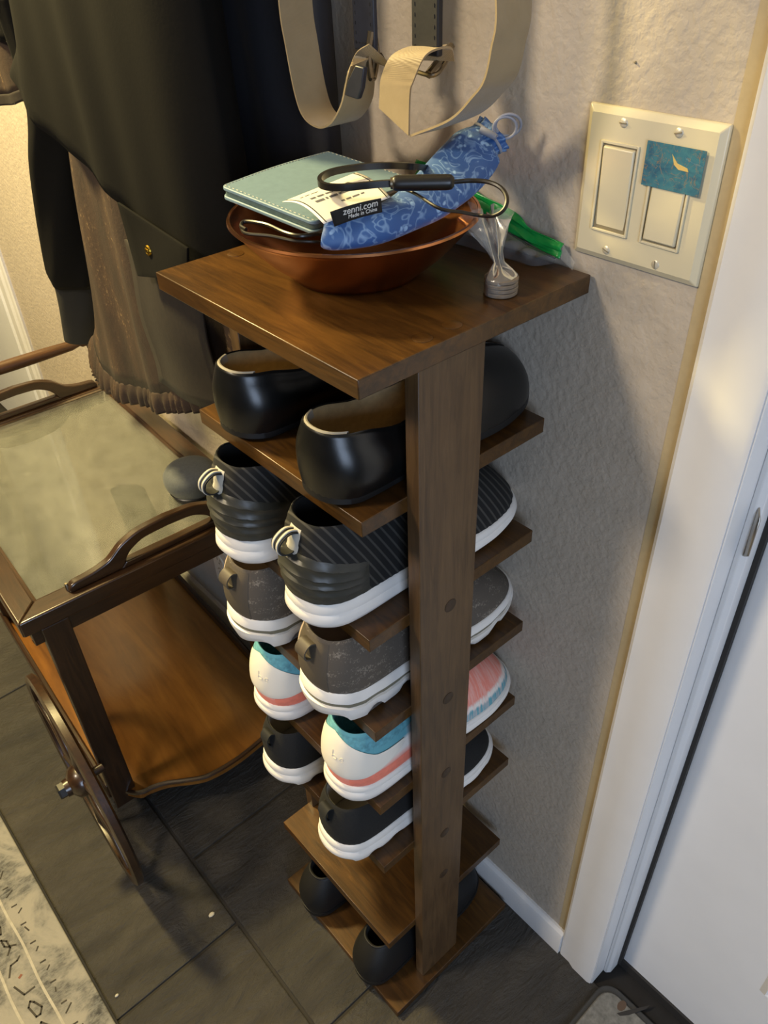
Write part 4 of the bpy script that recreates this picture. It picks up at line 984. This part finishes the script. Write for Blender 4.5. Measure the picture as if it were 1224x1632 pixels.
# black neckband earphones
ne = thing('neckband_earphones', 'black neckband earphones with a capsule module lying on blue pouch', 'earphones', (.13, .07, 1.20))
no = np.array([.13, .07, 1.20])
zm = 1.2065
m0, m1 = at(624, 292, 'z', zm) - no, at(724, 290, 'z', zm) - no
md = (m1 - m0); mL = np.linalg.norm(md)
mesh('control_module', tube([m0, m0 + md * .04, m0 + md * .12, m0 + md * .5, m0 + md * .88, m0 + md * .96, m1], [.0030, .0050, .0056, .0057, .0056, .0050, .0030], 20, 40), M['blk_plastic'], ne)
mesh('end_ring', tube([m0 - md * .015, m0 + md * .025], .0042, 16, 4), M['nickel'], ne, label='pale metal ring at the module end')
e_ = [at(*q, 'z', zm - .001) for q in ((626, 292), (590, 295), (550, 299), (522, 298), (510, 292), (514, 282), (535, 273), (580, 266), (625, 264), (662, 266))] + [at(690, 272, 'z', 1.19), at(705, 290, 'z', 1.172)]
mesh('neckband', ribbon([p - no - np.array([0, 0, .0022]) for p in e_], [(0, 0, .0048)] * len(e_), .0032, 90), M['blk_cord'], ne)
e_ = [at(*q, 'z', zm - .001) for q in ((722, 290), (750, 288), (778, 290))] + [at(799, 300, 'z', 1.203), at(808, 317, 'z', 1.198), at(803, 334, 'z', 1.192), at(786, 344, 'z', 1.187), at(762, 343, 'z', 1.184), at(735, 338, 'z', 1.189), at(700, 332, 'z', 1.196), at(664, 310, 'z', 1.1985), at(640, 300, 'z', 1.199)]
mesh('cable', tube([p - no for p in e_], [.0017, .0017, .0013, .0011], 8, 110), M['blk_cord'], ne)
cb_ = mesh('charging_cord', tube([at(392, 366, 'z', 1.1655), at(384, 360, 'z', 1.166), at(392, 353, 'z', 1.167), at(425, 358, 'z', 1.168), at(455, 371, 'z', 1.169), at(480, 376, 'z', 1.169), at(508, 373, 'z', 1.167), at(520, 380, 'z', 1.160)], .0016, 8, 70), M['blk_cord'])
top(cb_, 'short black cord hanging over the bowl rim under teal wallet', 'cord')
cb2 = mesh('charging_cord', tube([at(384, 362, 'z', 1.1635), at(392, 372, 'z', 1.1640), at(430, 376, 'z', 1.165), at(470, 384, 'z', 1.165), at(505, 386, 'z', 1.163), at(520, 390, 'z', 1.155)], .0014, 8, 60), M['blk_cord'])
top(cb2, 'lower black cord along the near inside rim of copper bowl', 'cord')

# zip bag behind the bowl
zb = thing('zip_bag', 'clear plastic zip bag with bright green zip strip behind bowl', 'bag', (.25, .1, 1.112))
zo = np.array([.25, .1, 1.112])
up_ = [at(*q, 'x', .259) for q in ((664, 254), (690, 262), (730, 284), (768, 309), (800, 327), (830, 346), (850, 366), (897, 389))]
lo_ = [at(*q, 'x', .256) for q in ((664, 285), (690, 297), (730, 318), (768, 342), (800, 362), (830, 380), (850, 393), (893, 412))]
U_, L_ = cr(up_, 50), cr(lo_, 50)
mesh('zip_strip', loft([[U_[i] * (1 - k / 8) + L_[i] * k / 8 - zo + np.array([-.0016 * math.sin(k * PI / 2.6 + i * .35) - .0012 * (k in (2, 6)), 0, 0]) for i in range(50)] for k in range(9)], False, False, False), M['green_zip'], zb, solid=.0008, label='bright green zip strip')
mesh('zip_track', tube([p - zo + np.array([-.0015, 0, -.0005]) for p in L_[::4]], .0011, 8, 60), M['navy_leather'], zb)
bot = [at(*q, 'z', 1.1112) for q in ((655, 380), (690, 372), (712, 385), (740, 392), (780, 405), (820, 415), (850, 424), (884, 420))]
B_ = cr(bot, 50)
fil = []
for k in range(15):
    q = k / 14; row = []
    for i in range(50):
        p = L_[i] * (1 - q) + B_[i] * q; p = p + np.array([-.010, -.004, .006]) * math.sin(PI * q) + np.array([-.002, 0, .002]) * math.sin(i * .9 + q * 7) * math.sin(PI * q)
        p[2] = max(p[2], 1.1112); row.append(p - zo)
    fil.append(row)
mesh('clear_film', loft(fil, False, False, False), M['film'], zb, angle=80)
e1 = at(897, 389, 'x', .259) - zo; e2 = at(893, 412, 'x', .256) - zo; e3 = at(916, 418, 'x', .2585) - zo; e4 = at(912, 436, 'x', .255) - zo; e4[2] = max(e4[2], .0002)
mesh('film_end', loft([[e1, e3], [e2, e4]], False, False, False), M['film2'], zb)

# little wrapped stack of discs
ds = thing('wrapped_discs', 'stack of pale round discs wrapped in twisted clear film', 'disc stack', (.1805, .0300, TZ))
for k in range(4): mesh('disc', lathe([(0, .0003), (.0135, .0003), (.0142, .0010), (.0142, .0030), (.0135, .0037), (0, .0037)], 36, (.0004 * (k % 2), 0, k * .0037)), M['coin'], ds)
R = []
for rad, z, dx, dy, am in ((.0148, .001, 0, 0, .01), (.0150, .010, 0, 0, .01), (.0148, .0155, 0, 0, .02), (.010, .0185, .001, .002, .12), (.004, .022, .003, .006, .25), (.0045, .027, .006, .012, .35), (.008, .036, .010, .019, .5), (.012, .045, .013, .027, .6), (.016, .052, .017, .034, .7)):
    R.append([(dx + rad * (1 + am * math.sin(7 * t + z * 60)) * math.cos(t), dy + rad * (1 + am * math.sin(7 * t + z * 60)) * math.sin(t) * .8, z + am * .01 * math.sin(5 * t)) for t in np.linspace(0, 2 * PI, 85)[:-1]])
mesh('clear_wrap', loft(R, True, False, False), M['film2'], ds, angle=80)
